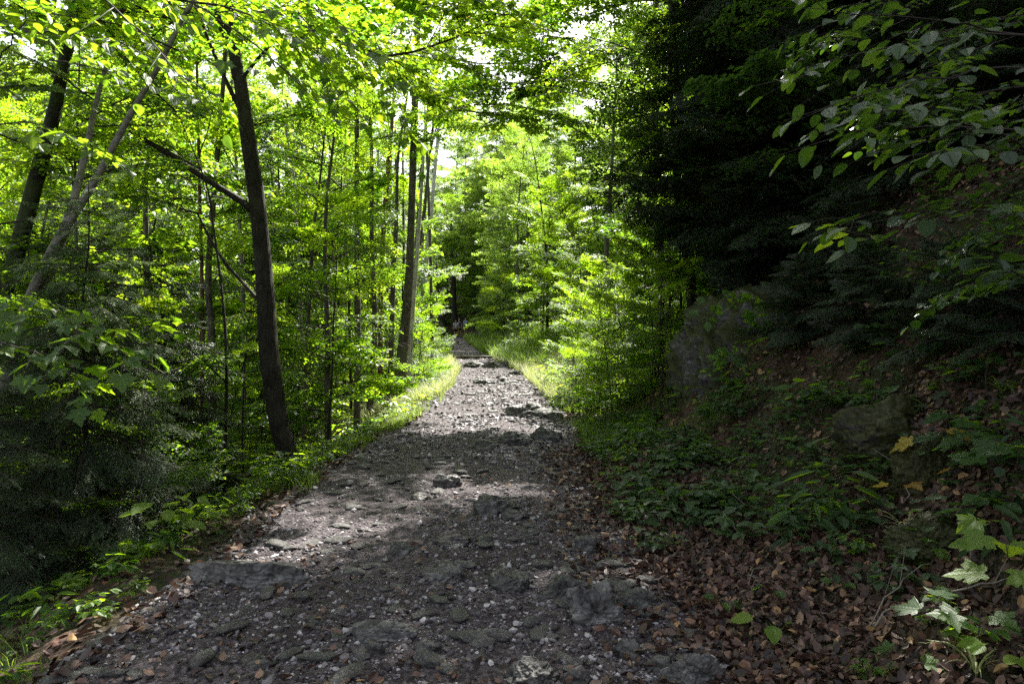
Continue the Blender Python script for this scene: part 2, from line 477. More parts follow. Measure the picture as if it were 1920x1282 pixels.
T_CURLED = (np.array([(0, 0, 0), (.3, .3, .2), (.26, .7, .28), (0, 1, .12), (-.26, .72, .2), (-.32, .3, .12), (0, .5, .02)]),
            np.array([0, 1, 6, 1, 2, 6, 2, 3, 6, 3, 4, 6, 4, 5, 6, 5, 0, 6]), np.array([3] * 6))
T_NEEDLE = (np.array([(-.1, 0, 0), (.1, 0, 0), (0, 1, 0)]), np.array([0, 1, 2]), np.array([3]))
T_BLADE = (np.array([(-.5, 0, 0), (.5, 0, 0), (.38, .45, .06), (-.38, .45, .06), (.2, .8, .25), (-.2, .8, .25), (0, 1, .45)]),
           np.array([0, 1, 2, 3, 3, 2, 4, 5, 5, 4, 6]), np.array([4, 4, 3]))

def frames(D, N, size):
    """axes for leaves: along D, normal near N, scaled"""
    D = D / (np.linalg.norm(D, axis=1)[:, None] + 1e-9)
    S = np.cross(D, N); S /= np.linalg.norm(S, axis=1)[:, None] + 1e-9
    Z = np.cross(S, D)
    A = np.stack([S, D, Z], axis=2)
    return A * np.asarray(size)[:, None, None]

def unit(v): return v / (np.linalg.norm(v) + 1e-9)

# ------------------------------------------------------------------ boughs
def grow_bough(L, levels, leaf, seed, leafsize=.09, spacing=.065, mat_leaf=None, mat_wood=None, tmpl=None,
               droop=.12, tiltjit=.35, spread=55, subs=(9, 9), flat=.16, r0=.022, updir=0.0, uv=False, sag=.25):
    """a branch growing along +X; returns woody mesh and foliage mesh. Side shoots lie in loose horizontal layers."""
    rs = np.random.default_rng(seed)
    wood = Acc(); LP = []; LD = []; LN = []; LS = []
    def seg(p, d, L, lev, r):
        n = 7 if lev == 0 else 5
        pts = [p]; dd = d.copy()
        for i in range(n):
            dd = unit(dd + rs.normal(0, .07, 3) + np.array([0, 0, -droop * (i + 1) / n * .5]))
            pts.append(pts[-1] + dd * L / n)
        pts = np.array(pts)
        rad = r * (1 - .8 * np.linspace(0, 1, n + 1)) + .0012
        wood.tube(pts, rad, 5 if lev == 0 else (4 if lev < levels else 3), lev * .3, False)
        def pos(t):
            x = t * n; i = min(int(x), n - 1); f = x - i
            return pts[i] * (1 - f) + pts[i + 1] * f, unit(pts[i + 1] - pts[i])
        if lev < levels:
            ns = subs[lev]
            for k in range(ns):
                for sgn in (1, -1):
                    t = (.18 if lev == 0 else .12) + .8 * (k + rs.uniform(.1, .9)) / ns
                    if rs.random() < .12: continue
                    q, dq = pos(min(t, .98))
                    side = unit(np.cross(np.array([0, 0, 1.0]), dq)) * sgn
                    a = R(spread + rs.normal(0, 9))
                    nd = unit(dq * math.cos(a) + side * math.sin(a) + np.array([0, 0, rs.normal(updir, flat)]))
                    sl_ = L * (.62 - .42 * t) * rs.uniform(.7, 1.2)
                    seg(q, nd, max(sl_, .12), lev + 1, r * (.45 - .2 * t))
            # end shoot carries leaves too
            leafy(pos, L, .62, lev)
        else:
            leafy(pos, L, .06, lev)
    def leafy(pos, L, t0, lev):
        m = max(3, int(L * (1 - t0) / spacing))
        for k in range(m):
            t = t0 + (1 - t0) * (k + .5) / m
            q, dq = pos(min(t, .995))
            sgn = 1 if k % 2 else -1
            side = unit(np.cross(np.array([0, 0, 1.0]), dq)) * sgn
            a = R(58 + rs.normal(0, 14)) * (1 - .75 * (t > .96))
            nd = unit(dq * math.cos(a) + side * math.sin(a) + np.array([0, 0, -sag * abs(rs.normal(.6, .6))]))
            nn = unit(np.array([rs.normal(0, tiltjit), rs.normal(0, tiltjit), 1.0]))
            LP.append(q + nd * .015); LD.append(nd); LN.append(nn); LS.append(leafsize * rs.uniform(.65, 1.2))
    seg(np.zeros(3), np.array([1.0, 0, .05]), L, 0, r0)
    lv = Acc()
    lv.inst(tmpl, frames(np.array(LD), np.array(LN), np.array(LS)), np.array(LP), rs.random(len(LP)))
    return wood.mesh('branch_wood', mat_wood), lv.mesh('branch_foliage', mat_leaf, uv=uv), len(LP)

def grow_fir(L, seed, mat, mat_wood, needle=.022, nspace=.0042, wid=1.0, droop=.25, r0=.014):
    rs = np.random.default_rng(seed)
    wood = Acc(); NP_, ND, NS = [], [], []
    def axis(p, d, L, dr, n=6):
        pts = [p]; dd = d.copy()
        for i in range(n):
            dd = unit(dd + rs.normal(0, .04, 3) + np.array([0, 0, -dr / n])); pts.append(pts[-1] + dd * L / n)
        return np.array(pts)
    def needles(pts, t0=0.):
        Ls = np.linalg.norm(pts[-1] - pts[0]); m = int(Ls * (1 - t0) / nspace)
        if m < 1: return
        t = np.linspace(t0, 1, m) * (len(pts) - 1)
        i = np.minimum(t.astype(int), len(pts) - 2); f = (t - i)[:, None]
        P = pts[i] * (1 - f) + pts[i + 1] * f
        D = pts[i + 1] - pts[i]; D /= np.linalg.norm(D, axis=1)[:, None]
        S = np.cross(np.array([0, 0, 1.0]), D); S /= np.linalg.norm(S, axis=1)[:, None] + 1e-9
        sg = np.where(np.arange(m) % 2, 1, -1)[:, None]
        up = rs.normal(.15, .35, (m, 1))
        nd = D * .75 + S * sg * rs.uniform(.6, 1.1, (m, 1)) + np.array([0, 0, 1.0]) * up
        NP_.append(P); ND.append(nd); NS.append(needle * rs.uniform(.75, 1.2, m))
    main = axis(np.zeros(3), np.array([1., 0, .12]), L, droop)
    wood.tube(main, r0 * (1 - .85 * np.linspace(0, 1, len(main))), 5, .5, False)
    needles(main, .5)
    ns = int(L / .075)
    for k in range(ns):
        for sgn in (1, -1):
            if rs.random() < .1: continue
            t = .1 + .88 * (k + rs.random()) / ns
            x = t * (len(main) - 1); i = min(int(x), len(main) - 2); f = x - i
            p = main[i] * (1 - f) + main[i + 1] * f; D = unit(main[i + 1] - main[i])
            S = unit(np.cross(np.array([0, 0, 1.]), D)) * sgn
            l1 = wid * L * .42 * (1 - t) ** .7 * rs.uniform(.6, 1.15) + .05
            d1 = unit(D * .72 + S * .75 + np.array([0, 0, rs.normal(-.05, .1)]))
            a1 = axis(p, d1, l1, droop * 1.3, 4)
            wood.tube(a1, r0 * .32 * (1 - .8 * np.linspace(0, 1, len(a1))), 3, .5, False)
            needles(a1, .1)
            n2 = int(l1 / .055)
            for j in range(n2):
                for s2 in (1, -1):
                    if rs.random() < .2: continue
                    tt = .2 + .75 * (j + rs.random()) / n2
                    x = tt * (len(a1) - 1); i2 = min(int(x), len(a1) - 2); f2 = x - i2
                    q = a1[i2] * (1 - f2) + a1[i2 + 1] * f2; D2 = unit(a1[i2 + 1] - a1[i2])
                    S2 = unit(np.cross(np.array([0, 0, 1.]), D2)) * s2
                    l2 = l1 * .38 * (1 - tt) + .035
                    a2 = axis(q, unit(D2 * .7 + S2 * .7 + np.array([0, 0, rs.normal(-.1, .15)])), l2, droop, 2)
                    needles(a2, 0)
    P = np.concatenate(NP_); D = np.concatenate(ND); S = np.concatenate(NS)
    N = rs.normal(0, .5, (len(P), 3)) + np.array([0, 0, 1.])
    lv = Acc(); lv.inst(T_NEEDLE, frames(D, N, S), P, rs.random(len(P)))
    return wood.mesh('fir_branch_wood', mat_wood), lv.mesh('fir_branch_needles', mat), len(P)

B = {}
# near: leaves of a hand's size seen at a few metres
B['maple_near'] = [grow_bough(1.5, 1, 'm', 100 + i, .115, .085, M['leaf_big'], M['twig'], T_MAPLE_N, subs=(7, 0), spread=50, uv=True, r0=.011) for i in range(3)]
B['beech_near'] = [grow_bough(1.5, 1, 'o', 110 + i, .085, .06, M['leaf_big'], M['twig'], T_SERR, subs=(8, 0), spread=48, uv=True, r0=.010, flat=.1, tiltjit=.22) for i in range(3)]
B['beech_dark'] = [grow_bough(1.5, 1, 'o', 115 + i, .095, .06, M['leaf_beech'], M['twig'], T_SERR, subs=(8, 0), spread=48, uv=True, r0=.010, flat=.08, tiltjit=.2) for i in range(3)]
B['maple'] = [grow_bough(2.6, 2, 'm', 120 + i, .13, .10, M['leaf'], M['twig'], T_MAPLE, subs=(7, 6), r0=.026) for i in range(3)]
B['beech'] = [grow_bough(2.6, 2, 'o', 130 + i, .10, .075, M['leaf'], M['twig'], T_OVAL, subs=(7, 5), r0=.024, flat=.1, tiltjit=.25) for i in range(3)]
B['far'] = [grow_bough(3.6, 2, 'd', 140 + i, .20, .13, M['leaf_far'], M['twig'], T_DIAM, subs=(8, 7), r0=.03, flat=.22, tiltjit=.45) for i in range(3)]
B['fir'] = [grow_fir(1.9, 150 + i, M['needle'], M['twig'], .036, .006) for i in range(3)]
B['fir_grey'] = [grow_fir(1.5, 160 + i, M['needle_grey'], M['twig'], .022, .0036, 1.1, .5) for i in range(3)]
for k in B: print(k, [b[2] for b in B[k]])

# ------------------------------------------------------------------ where sunlight reaches the path
def sun_ground(P, zz=.3):
    t = (P.z - zz) / SUN.z
    return P.x - SUN.x * t, P.y - SUN.y * t

def blocks_gap(P, margin=.9):
    """True when a bough at P would shade the open, sunlit stretch of path"""
    gx, gy = sun_ground(P, float(Zc(P.y * .6)))
    if P.z < 1.5: return False
    c = float(Cx(gy))
    return 11.6 - margin < gy < 27 + margin and c - 2.6 - margin < gx < c + 2.9 + margin

FLECKS = [hit(x_, y_) for x_, y_ in ((640, 985), (700, 925), (840, 912), (1105, 918), (1240, 1065), (1880, 1255), (1740, 870))]
def beam(P, rad):
    """True when P lies in one of the shafts of sun that fall through holes in the canopy"""
    for F in FLECKS:
        d = P - F; t = d.dot(SUN)
        if t > 1.0 and (d - SUN * t).length < rad: return True
    return False
def in_view_corridor(P):
    """keep the open air above the path clear so that one can look along it"""
    if P.y < 1: return False
    px = 960 + P.x / P.y * 1280; py = 641 - (P.z - 1.6) / P.y * 1280
    if P.y < 30 and 830 < px < 980 and 560 < py < 700: return True
    if P.y < 9.3 and 425 < px < 520 and 95 < py < 800: return True
    if P.y < 30 and 784 < px < 832 and 300 < py < 640: return True
    if P.y < 67 and 836 < px < 884 and 590 < py < 660: return True
    if P.y < 8 and 600 < px < 1050 and py > 330: return True
    return False

def add_bough(tree, kind, P, az, pitch, sc, idx=None, force=False, clear=True, name='branch', flip=None):
    tip = P + Vector((math.cos(az), math.sin(az), math.sin(pitch))) * sc * 1.3
    if not force and (blocks_gap(tip) or blocks_gap(P)) and random.random() < .86: return None
    if P.z > 3.5 and beam((P + tip) / 2, .6 * sc * (.7 if kind in ('beech_near', 'maple_near', 'beech_dark') else 1)): return None
    if clear:
        sd = Vector((-math.sin(az), math.cos(az), 0)) * sc
        full = P + (tip - P) * 2.1
        for t in (0, .25, .5, .75, 1):
            for w in (-.9, 0, .9):
                if in_view_corridor(P.lerp(full, t) + sd * w): return None
    b = B[kind][random.randrange(len(B[kind])) if idx is None else idx]
    rot = (Matrix.Rotation(az, 3, 'Z') @ Matrix.Rotation(-pitch, 3, 'Y') @ Matrix.Rotation(random.uniform(-.25, .25) * (2.2 if kind == 'fir' else 1), 3, 'X'))
    q = rot.to_quaternion()
    m = Matrix.LocRotScale(P - tree.location, q, Vector((sc, sc * random.choice((1, -1)), sc)))
    o = link(name, b[0], tree, m)
    l = link('needles' if kind.startswith('fir') else 'foliage', b[1], o, Matrix.Identity(4), 'stuff')
    return o

def trunk_mesh(pts, rad, mat, sides=12, seed=0, wob=.06):
    """tapered trunk through points, uneven in section, flared at the foot"""
    P = np.array([tuple(p) for p in pts]); n = len(P)
    t = np.arange(n); N = max(8, (n - 1) * 5)
    tt = np.linspace(0, n - 1, N)
    def cr(a):
        out = np.zeros((N, a.shape[1]))
        for k, x in enumerate(tt):
            i = min(int(x), n - 2); f = x - i
            p0 = a[max(i - 1, 0)]; p1 = a[i]; p2 = a[i + 1]; p3 = a[min(i + 2, n - 1)]
            out[k] = .5 * ((2 * p1) + (-p0 + p2) * f + (2 * p0 - 5 * p1 + 4 * p2 - p3) * f * f + (-p0 + 3 * p1 - 3 * p2 + p3) * f ** 3)
        return out
    Q = cr(P); rr = np.interp(tt, t, np.broadcast_to(rad, (n,)))
    D = np.gradient(Q, axis=0); D /= np.linalg.norm(D, axis=1)[:, None]
    U = np.cross(D, np.array([0, 1., 0])); U /= np.linalg.norm(U, axis=1)[:, None]
    W = np.cross(D, U)
    a = np.arange(sides) * 2 * math.pi / sides
    rs = np.random.default_rng(seed)
    ph = rs.uniform(0, 6, 4)
    s = np.linspace(0, 1, N)[:, None]
    rm = 1 + wob * np.sin(3 * a[None, :] + ph[0] + 4 * s) + wob * .7 * np.sin(5 * a[None, :] + ph[1] - 7 * s) + wob * .6 * np.sin(17 * s + ph[2])
    rm = rm + rs.normal(0, wob * .25, (N, sides))
    V = Q[:, None, :] + (rr[:, None] * rm)[:, :, None] * (np.cos(a)[None, :, None] * U[:, None, :] + np.sin(a)[None, :, None] * W[:, None, :])
    idx = []
    for i in range(N - 1):
        for j in range(sides):
            k = (j + 1) % sides
            idx += [i * sides + j, i * sides + k, (i + 1) * sides + k, (i + 1) * sides + j]
    A_ = Acc(); A_.add(V.reshape(-1, 3), idx + [(N - 1) * sides + j for j in range(sides)], [4] * ((N - 1) * sides) + [sides], .5)
    return A_.mesh('trunk', mat, True), Q

def polytree(name, label, cat, pix, Y, wpx, mat, group=None, dY=None, sides=12, top=None, sink=.25, lean=0):
    """a tree whose trunk passes through given points at depth Y (dY: depth offset per point); continues to height top"""
    n = len(pix)
    dY = dY or [0] * n
    pts = [at(px, py, Y + d) for (px, py), d in zip(pix, dY)]
    rad = [w / 1280 * (Y + d) / 2 * .88 for w, d in zip(wpx, dY)]
    # the foot goes down to the ground and a little into it
    b = pts[0]; g = H(b.x, b.y)
    if b.z > g - .02:
        d = (pts[0] - pts[1]).normalized()
        if d.z > -.3: d = Vector((0, 0, -1))
        k = (b.z - g) / -d.z
        foot = b + d * (k + sink)
        if k > .3:
            pts.insert(0, b + d * k * .6); rad.insert(0, rad[0] * 1.06)
        pts.insert(0, foot); rad.insert(0, rad[0] * 1.2)
    else:
        pts[0] = Vector((b.x, b.y, g - sink))
    if top:
        d = (pts[-1] - pts[-2]).normalized(); d = (d + Vector((0, 0, .6))).normalized()
        k = max(0, (top - pts[-1].z) / d.z); r = rad[-1]
        if k > .5:
            pts.append(pts[-1] + d * k * .5 + Vector((random.uniform(-.3, .3), random.uniform(-.3, .3), 0))); rad.append(r * .65)
            pts.append(pts[-1] + d * k * .5); rad.append(r * .15)
    base = Vector((pts[0].x, pts[0].y, H(pts[0].x, pts[0].y)))
    tr = thing(name, label, cat, base, group=group)
    me, Q = trunk_mesh([p - base for p in pts], rad, mat, sides, len(bpy.data.objects))
    link('trunk', me, tr)
    tr_pts = [Vector(q) + base for q in Q]
    return tr, tr_pts, rad

def crown(tree, pts, kinds, z0, z1, n, smin=.8, smax=1.2, force=False, pitch=(.0, .5), seed=1, clear=True, azr=None):
    r = random.Random(seed)
    zs = [p.z for p in pts]
    k = 0
    for i in range(n):
        z = z0 + (z1 - z0) * (i + r.random()) / n
        j = min(range(len(pts)), key=lambda q: abs(zs[q] - z))
        az = i * 2.4 + r.uniform(-.4, .4) if azr is None else r.uniform(*azr)
        f = (z - z0) / max(.1, z1 - z0)
        sc = r.uniform(smin, smax) * (1 - .35 * f)
        if add_bough(tree, r.choice(kinds), pts[j], az, r.uniform(*pitch) + .3 * f, sc, force=force, clear=clear): k += 1
    return k

# ------------------------------------------------------------------ ground
def build_ground():
    ys = [-14, -10, -7, -5, -3, -1.5, -.5, .5, 1.2, 1.7, 2.1]
    y = 2.4
    while y < 30: ys.append(y); y += max(.035, .0085 * y)
    while y < 190: ys.append(y); y *= 1.03
    ys = np.array(ys); n = len(ys)
    wl, wr, c = Wl(ys), Wr(ys), Cx(ys)
    up = np.linspace(0, 1, 88)
    path = c[:, None] - wl[:, None] + (wl + wr)[:, None] * up[None, :]
    e = [0.]; s = .045
    while e[-1] < 110:
        e.append(e[-1] + s); s = max(.045, .018 * e[-1] + .03) if e[-1] < 8 else s * 1.13
    e = np.array(e)
    right = (c + wr)[:, None] + e[None, :]
    left = (c - wl)[:, None] - e[None, ::-1]
    def sheet(name, X, mat):
        Y = np.repeat(ys[:, None], X.shape[1], 1)
        Z = height(X, Y)
        r, cc = X.shape
        V = np.stack([X, Y, Z], 2).reshape(-1, 3)
        i = np.arange(r - 1)[:, None] * cc + np.arange(cc - 1)[None, :]
        F = np.stack([i, i + 1, i + cc + 1, i + cc], 2).reshape(-1)
        a = Acc(); a.add(V, F, np.full(((r - 1) * (cc - 1)), 4), .5)
        o = link(name, a.mesh(name, mat, True)); o['kind'] = 'structure'
        return o
    sheet('path', path, M['path'])
    sheet('bank', right, M['floor'])
    sheet('hillside', left, M['floor'])
build_ground()

# ------------------------------------------------------------------ rocks
def rock_mesh(seed, subdiv, dims, mat, rough=.22, blocky=.0, strata=.0, fine=.05, freq=1.0, flat_bottom=True):
    import bmesh
    bm = bmesh.new()
    bmesh.ops.create_icosphere(bm, subdivisions=subdiv, radius=1)
    off = Vector((seed * 3.17, seed * 1.31, seed * 7.7))
    rsd = random.Random(seed)
    planes = [(Vector((rsd.gauss(0, 1), rsd.gauss(0, 1), rsd.gauss(.1, .7))).normalized(), rsd.uniform(.66, .93)) for _ in range(20)]
    fine_on = subdiv >= 5
    for v in bm.verts:
        p = v.co.normalized()
        k = 1.0
        for n_, d_ in planes:       # broken faces
            dd = p.dot(n_)
            if dd > d_: k = min(k, d_ / dd)
        q = p * k
        f = mnoise.noise(p * 1.6 * freq + off) * rough * .8 + (1 - 2 * abs(mnoise.noise(p * 2.7 * freq + off))) * rough * .3
        f += (1 - abs(mnoise.noise(p * 6 * freq + off)) * 2) * fine * .8 + mnoise.noise(p * 13 * freq + off) * fine * .7
        if fine_on and fine > 0:
            dv = mnoise.voronoi(p * 3.4 * freq + off + Vector((f, f, 0)))[0]
            f -= max(0, .07 - (dv[1] - dv[0])) * 1.3 * (fine / .05)
            dv = mnoise.voronoi(p * 9 + off)[0]
            f += dv[0] * fine * .5
            f += (1 - 2 * abs(mnoise.noise(p * 22 + off))) * fine * .28
        q = q * (1 + f)
        if strata:
            w = p.z * 5 + p.x * 2.2 + mnoise.noise(p * 2 + off) * 1.5
            q = q * (1 + strata * (abs((w % 1) - .5) - .25))
        v.co = Vector((q.x * dims[0], q.y * dims[1], q.z * dims[2]))
    for f in bm.faces: f.smooth = True
    me = bpy.data.meshes.new('boulder')
    bm.to_mesh(me); bm.free()
    me.materials.append(mat)
    return me

def boulder(px, py, w, h, label, seed, mat='rock', name='boulder', depth=.8, rz=None, group=None, strata=.0, subdiv=5, dz=0, cat='boulder', rough=.22, fine=.05):
    """px,py: middle of the foot line in the photograph, w,h size there"""
    g = hit(px, py)
    k = g.y / 1280
    W, Hh = w * k / 2, h * k
    if w < 75: subdiv = min(subdiv, 5)
    low = min(1.0, max(.55, 1.55 - (py - 641) / 420.0))       # seen from above, much of the height is the top face
    g.y += W * depth * .7; g.z = H(g.x, g.y)
    me = rock_mesh(seed, subdiv, (W * 1.0, W * depth, Hh * 1.15 * low), M[mat], rough * 1.25, strata=strata, fine=fine)
    o = link(name, me, None, Matrix.LocRotScale(Vector((g.x, g.y, g.z + dz)), Matrix.Rotation(rz if rz is not None else random.uniform(-.3, .3), 3, 'Z').to_quaternion(), None),
             None, label, cat, group)
    return o

boulder(458, 1100, 262, 84, 'wide smooth grey slab with slanting grooves at the left edge of the path', 3, 'rock_pale', strata=.10, subdiv=6, depth=.42, rz=-.1, fine=.03, rough=.16)
boulder(832, 1096, 100, 46, 'angular grey rock in mid path with a brown leaf on its right side', 5, 'rock_pale', subdiv=6)
boulder(953, 1106, 92, 48, 'dark rounded rock in mid path between two angular ones', 8, 'rock', subdiv=6)
boulder(1062, 1120, 92, 62, 'upper lobe of the knobbly grey rock on the right of the path', 9, 'rock', subdiv=6, rough=.35)
boulder(1120, 1168, 112, 78, 'largest knobbly grey rock on the right of the path', 12, 'rock_pale', subdiv=6, rough=.4, fine=.09)
boulder(1196, 1142, 92, 48, 'dark wedge of rock right of the largest knobbly rock', 14, subdiv=6)
boulder(716, 1200, 142, 42, 'long low grey rock lying lengthwise near the foreground', 17, 'rock_pale', subdiv=6, depth=.5, strata=.08)
boulder(700, 1226, 44, 34, 'small upright grey stone just below the long low rock', 18, cat='stone', name='stone')
boulder(803, 1228, 48, 30, 'roundish pale grey stone in the foreground gravel', 20, 'rock_pale', cat='stone', name='stone')
boulder(1000, 1284, 96, 62, 'pointed grey rock at the bottom edge of the picture', 22, subdiv=6, rough=.35)
boulder(1312, 1286, 112, 76, 'grey lichened rock with moss on its right in the leaf litter', 25, 'rock_pale', subdiv=6, fine=.08)
boulder(1182, 1232, 66, 40, 'rough grey stone right of the pointed bottom rock', 27)
boulder(1245, 1262, 60, 34, 'low dark stone left of the lichened rock', 28)
boulder(1080, 1290, 60, 42, 'squat dark stone beside the pointed bottom rock', 29)
boulder(834, 914, 54, 22, 'flat topped rock catching the sun in mid path', 31, 'rock_pale')
boulder(787, 936, 44, 10, 'dark sliver of rock left of the sunny flat rock', 32)
boulder(925, 966, 100, 32, 'dark ragged rock ledge across the middle of the path', 33, subdiv=6, rough=.4)
boulder(962, 975, 52, 16, 'thin slab of rock below the ragged ledge', 34)
boulder(846, 1026, 78, 22, 'low humped rock above the row of three rocks', 35, subdiv=6)
boulder(750, 1040, 50, 28, 'tilted dark rock left of the low humped rock', 36)
boulder(1102, 1036, 54, 34, 'blackish round rock near the right edge of the path', 37, 'rock')
boulder(1190, 1060, 50, 12, 'flat bluish grey stone near the leaf litter', 38, 'rock_pale', depth=.5)
boulder(1186, 1043, 30, 18, 'rounded bluish stone above the flat one near the litter', 39, 'rock_pale')
boulder(990, 782, 86, 20, 'grey rock ridge in the sunlit part of the path', 40, 'rock_pale', subdiv=6, rough=.4)
boulder(1022, 827, 62, 16, 'loaf shaped rock at the near end of the sunlit path', 41, 'rock')
boulder(1015, 812, 26, 10, 'small rock behind the loaf shaped one', 42)
boulder(965, 832, 66, 16, 'jagged rock rib left of the loaf shaped rock', 43, 'rock', rough=.4)
boulder(910, 843, 60, 12, 'low rock rib in the path left of the jagged one', 44, 'rock')
boulder(1040, 786, 40, 10, 'flat stone right of the sunlit grey ridge', 45, 'rock_pale')
boulder(905, 718, 42, 7, 'low rock in the far sunlit stretch of path', 46, 'rock_pale')
boulder(942, 716, 26, 7, 'small rock right of the low one in the far sunlit stretch', 47, 'rock_pale')
boulder(968, 702, 34, 7, 'flat rock by the grass in the far sunlit stretch', 48, 'rock_pale')
boulder(888, 688, 48, 9, 'left rock of the natural step below the log', 49, 'rock_pale', rough=.35)
boulder(922, 690, 30, 8, 'middle rock of the natural step below the log', 50, 'rock', rough=.35)
boulder(950, 687, 34, 8, 'right rock of the natural step below the log', 51, 'rock_pale', rough=.35)
boulder(835, 655, 42, 5, 'rock rib crossing the path far up below the hikers', 52, 'rock')
boulder(818, 632, 46, 26, 'dark mossy boulder left of the hikers at the far bend', 53, 'rock_moss', depth=.9)
boulder(1690, 835, 210, 70, 'big mossy boulder with a bare grey top on the right bank', 60, 'rock_moss', subdiv=6, depth=.7, rough=.25)
boulder(1745, 905, 120, 70, 'moss cushion under the yellow leaves on the right bank', 61, 'moss', name='moss_mound', cat='moss', subdiv=6, fine=.1)
boulder(1775, 1025, 150, 80, 'bright moss cushion below the leafy shoots on the right', 62, 'moss', name='moss_mound', cat='moss', subdiv=6, fine=.1)

# the outcrop: a tall broken face beside the path, mossy on top
def outcrop():
    import bmesh
    bm = bmesh.new()
    bmesh.ops.create_icosphere(bm, subdivisions=7, radius=1)
    for v in bm.verts:
        p = v.co.normalized()
        # blocky superellipsoid
        e = 3.2
        k = (abs(p.x) ** e + abs(p.y) ** e + abs(p.z) ** e) ** (-1 / e)
        q = p * k
        P = Vector((q.x * 2.5, q.y * 1.6, q.z * 1.9))
        w = Vector((P.x * 1.0, P.y * 1.0, P.z * .45))
        f = mnoise.noise(w * .9 + Vector((4, 2, 9))) * .36 + (1 - abs(mnoise.noise(w * 2.2 + Vector((1, 5, 3)))) * 2) * .14
        j = Vector((mnoise.noise(P * 1.3), mnoise.noise(P * 1.3 + Vector((9, 0, 0))), 0)) * .5
        dv = mnoise.voronoi(w * 1.5 + j)[0]; f -= max(0, .16 - (dv[1] - dv[0])) * 1.5
        f += (dv[0] - .4) * .22
        dv = mnoise.voronoi(Vector((P.x * 4.2, P.y * 4.2, P.z * 2.0)) + j * 2)[0]; f -= max(0, .14 - (dv[1] - dv[0])) * .55
        f += (dv[0] - .4) * .10
        f += mnoise.noise(Vector((P.x * 6, P.y * 6, P.z * 2.6))) * .07 + (1 - 2 * abs(mnoise.noise(P * 4.5))) * .05 + (1 - 2 * abs(mnoise.noise(P * 13))) * .025
        v.co = P + p * f
    for f in bm.faces: f.smooth = True
    me = bpy.data.meshes.new('rock_outcrop'); bm.to_mesh(me); bm.free()
    me.materials.append(M['rock_out'])
    o = link('rock_outcrop', me, None, Matrix.LocRotScale(Vector((5.15, 10.3, .65)), Matrix.Rotation(-.12, 3, 'Z').to_quaternion(), Vector((1.02, 1, .92))), None,
             'tall broken grey rock face with mossy top beside the path', 'rock')
    a = Acc()
    n = 10
    c = [(math.cos(t) * .045, 0, math.sin(t) * .09) for t in np.linspace(0, 2 * math.pi, n, endpoint=False)]
    return o
outcrop()

# log steps
def log_step(px0, py0, px1, py1, r, label):
    a, b = hit(px0, py0), hit(px1, py1)
    mid = (a + b) / 2
    pts = []
    for i in range(9):
        t = i / 8
        p = a.lerp(b, t); pts.append(Vector((p.x, mid.y + (b.y - a.y) * .3 * (t - .5) + .03 * math.sin(i), mid.z + r * .5 + .01 * math.cos(i * 2))) - mid)
    A_ = Acc(); A_.tube(pts, [r * (1 + .08 * math.sin(i * 1.7)) for i in range(9)], 9)
    link('log_step', A_.mesh('log_step', M['bark_mid'], True), None, Matrix.Translation(mid), None, label, 'log')
log_step(843, 672, 922, 672, .10, 'weathered log laid across the path above the rock step')
log_step(812, 643, 858, 643, .09, 'far log laid across the path just below the hikers')

# ------------------------------------------------------------------ gravel, litter, grass
def ico_tmpl():
    import bmesh
    bm = bmesh.new(); bmesh.ops.create_icosphere(bm, subdivisions=1, radius=1)
    v = np.array([tuple(x.co) for x in bm.verts]); f = np.array([[q.index for q in p.verts] for p in bm.faces]); bm.free()
    return v, f.ravel(), np.full(len(f), 3)
ICO = ico_tmpl()
OCT = (np.array([(1, 0, 0), (0, 1, 0), (-1, 0, 0), (0, -1, 0), (.1, .1, 1), (0, 0, -1)], float),
       np.array([0, 1, 4, 1, 2, 4, 2, 3, 4, 3, 0, 4, 1, 0, 5, 2, 1, 5, 3, 2, 5, 0, 3, 5]), np.full(8, 3))

def rand_rot(n, tilt=.5):
    az = rng.uniform(0, 2 * math.pi, n)
    tx, ty = rng.normal(0, tilt, n), rng.normal(0, tilt, n)
    D = np.stack([np.cos(az), np.sin(az), rng.normal(0, tilt, n)], 1)
    N = np.stack([tx, ty, np.ones(n)], 1)
    return D, N

def scatter_path(n, y0, y1, over=0.15, pw=1.6):
    """points on the path, denser towards the viewer"""
    u = rng.random(n)
    y = (y0 ** (1 - pw) + u * (y1 ** (1 - pw) - y0 ** (1 - pw))) ** (1 / (1 - pw))
    f = rng.uniform(-1 - over, 1 + over, n)
    x = Cx(y) + f * np.where(f < 0, Wl(y), Wr(y))
    return x, y

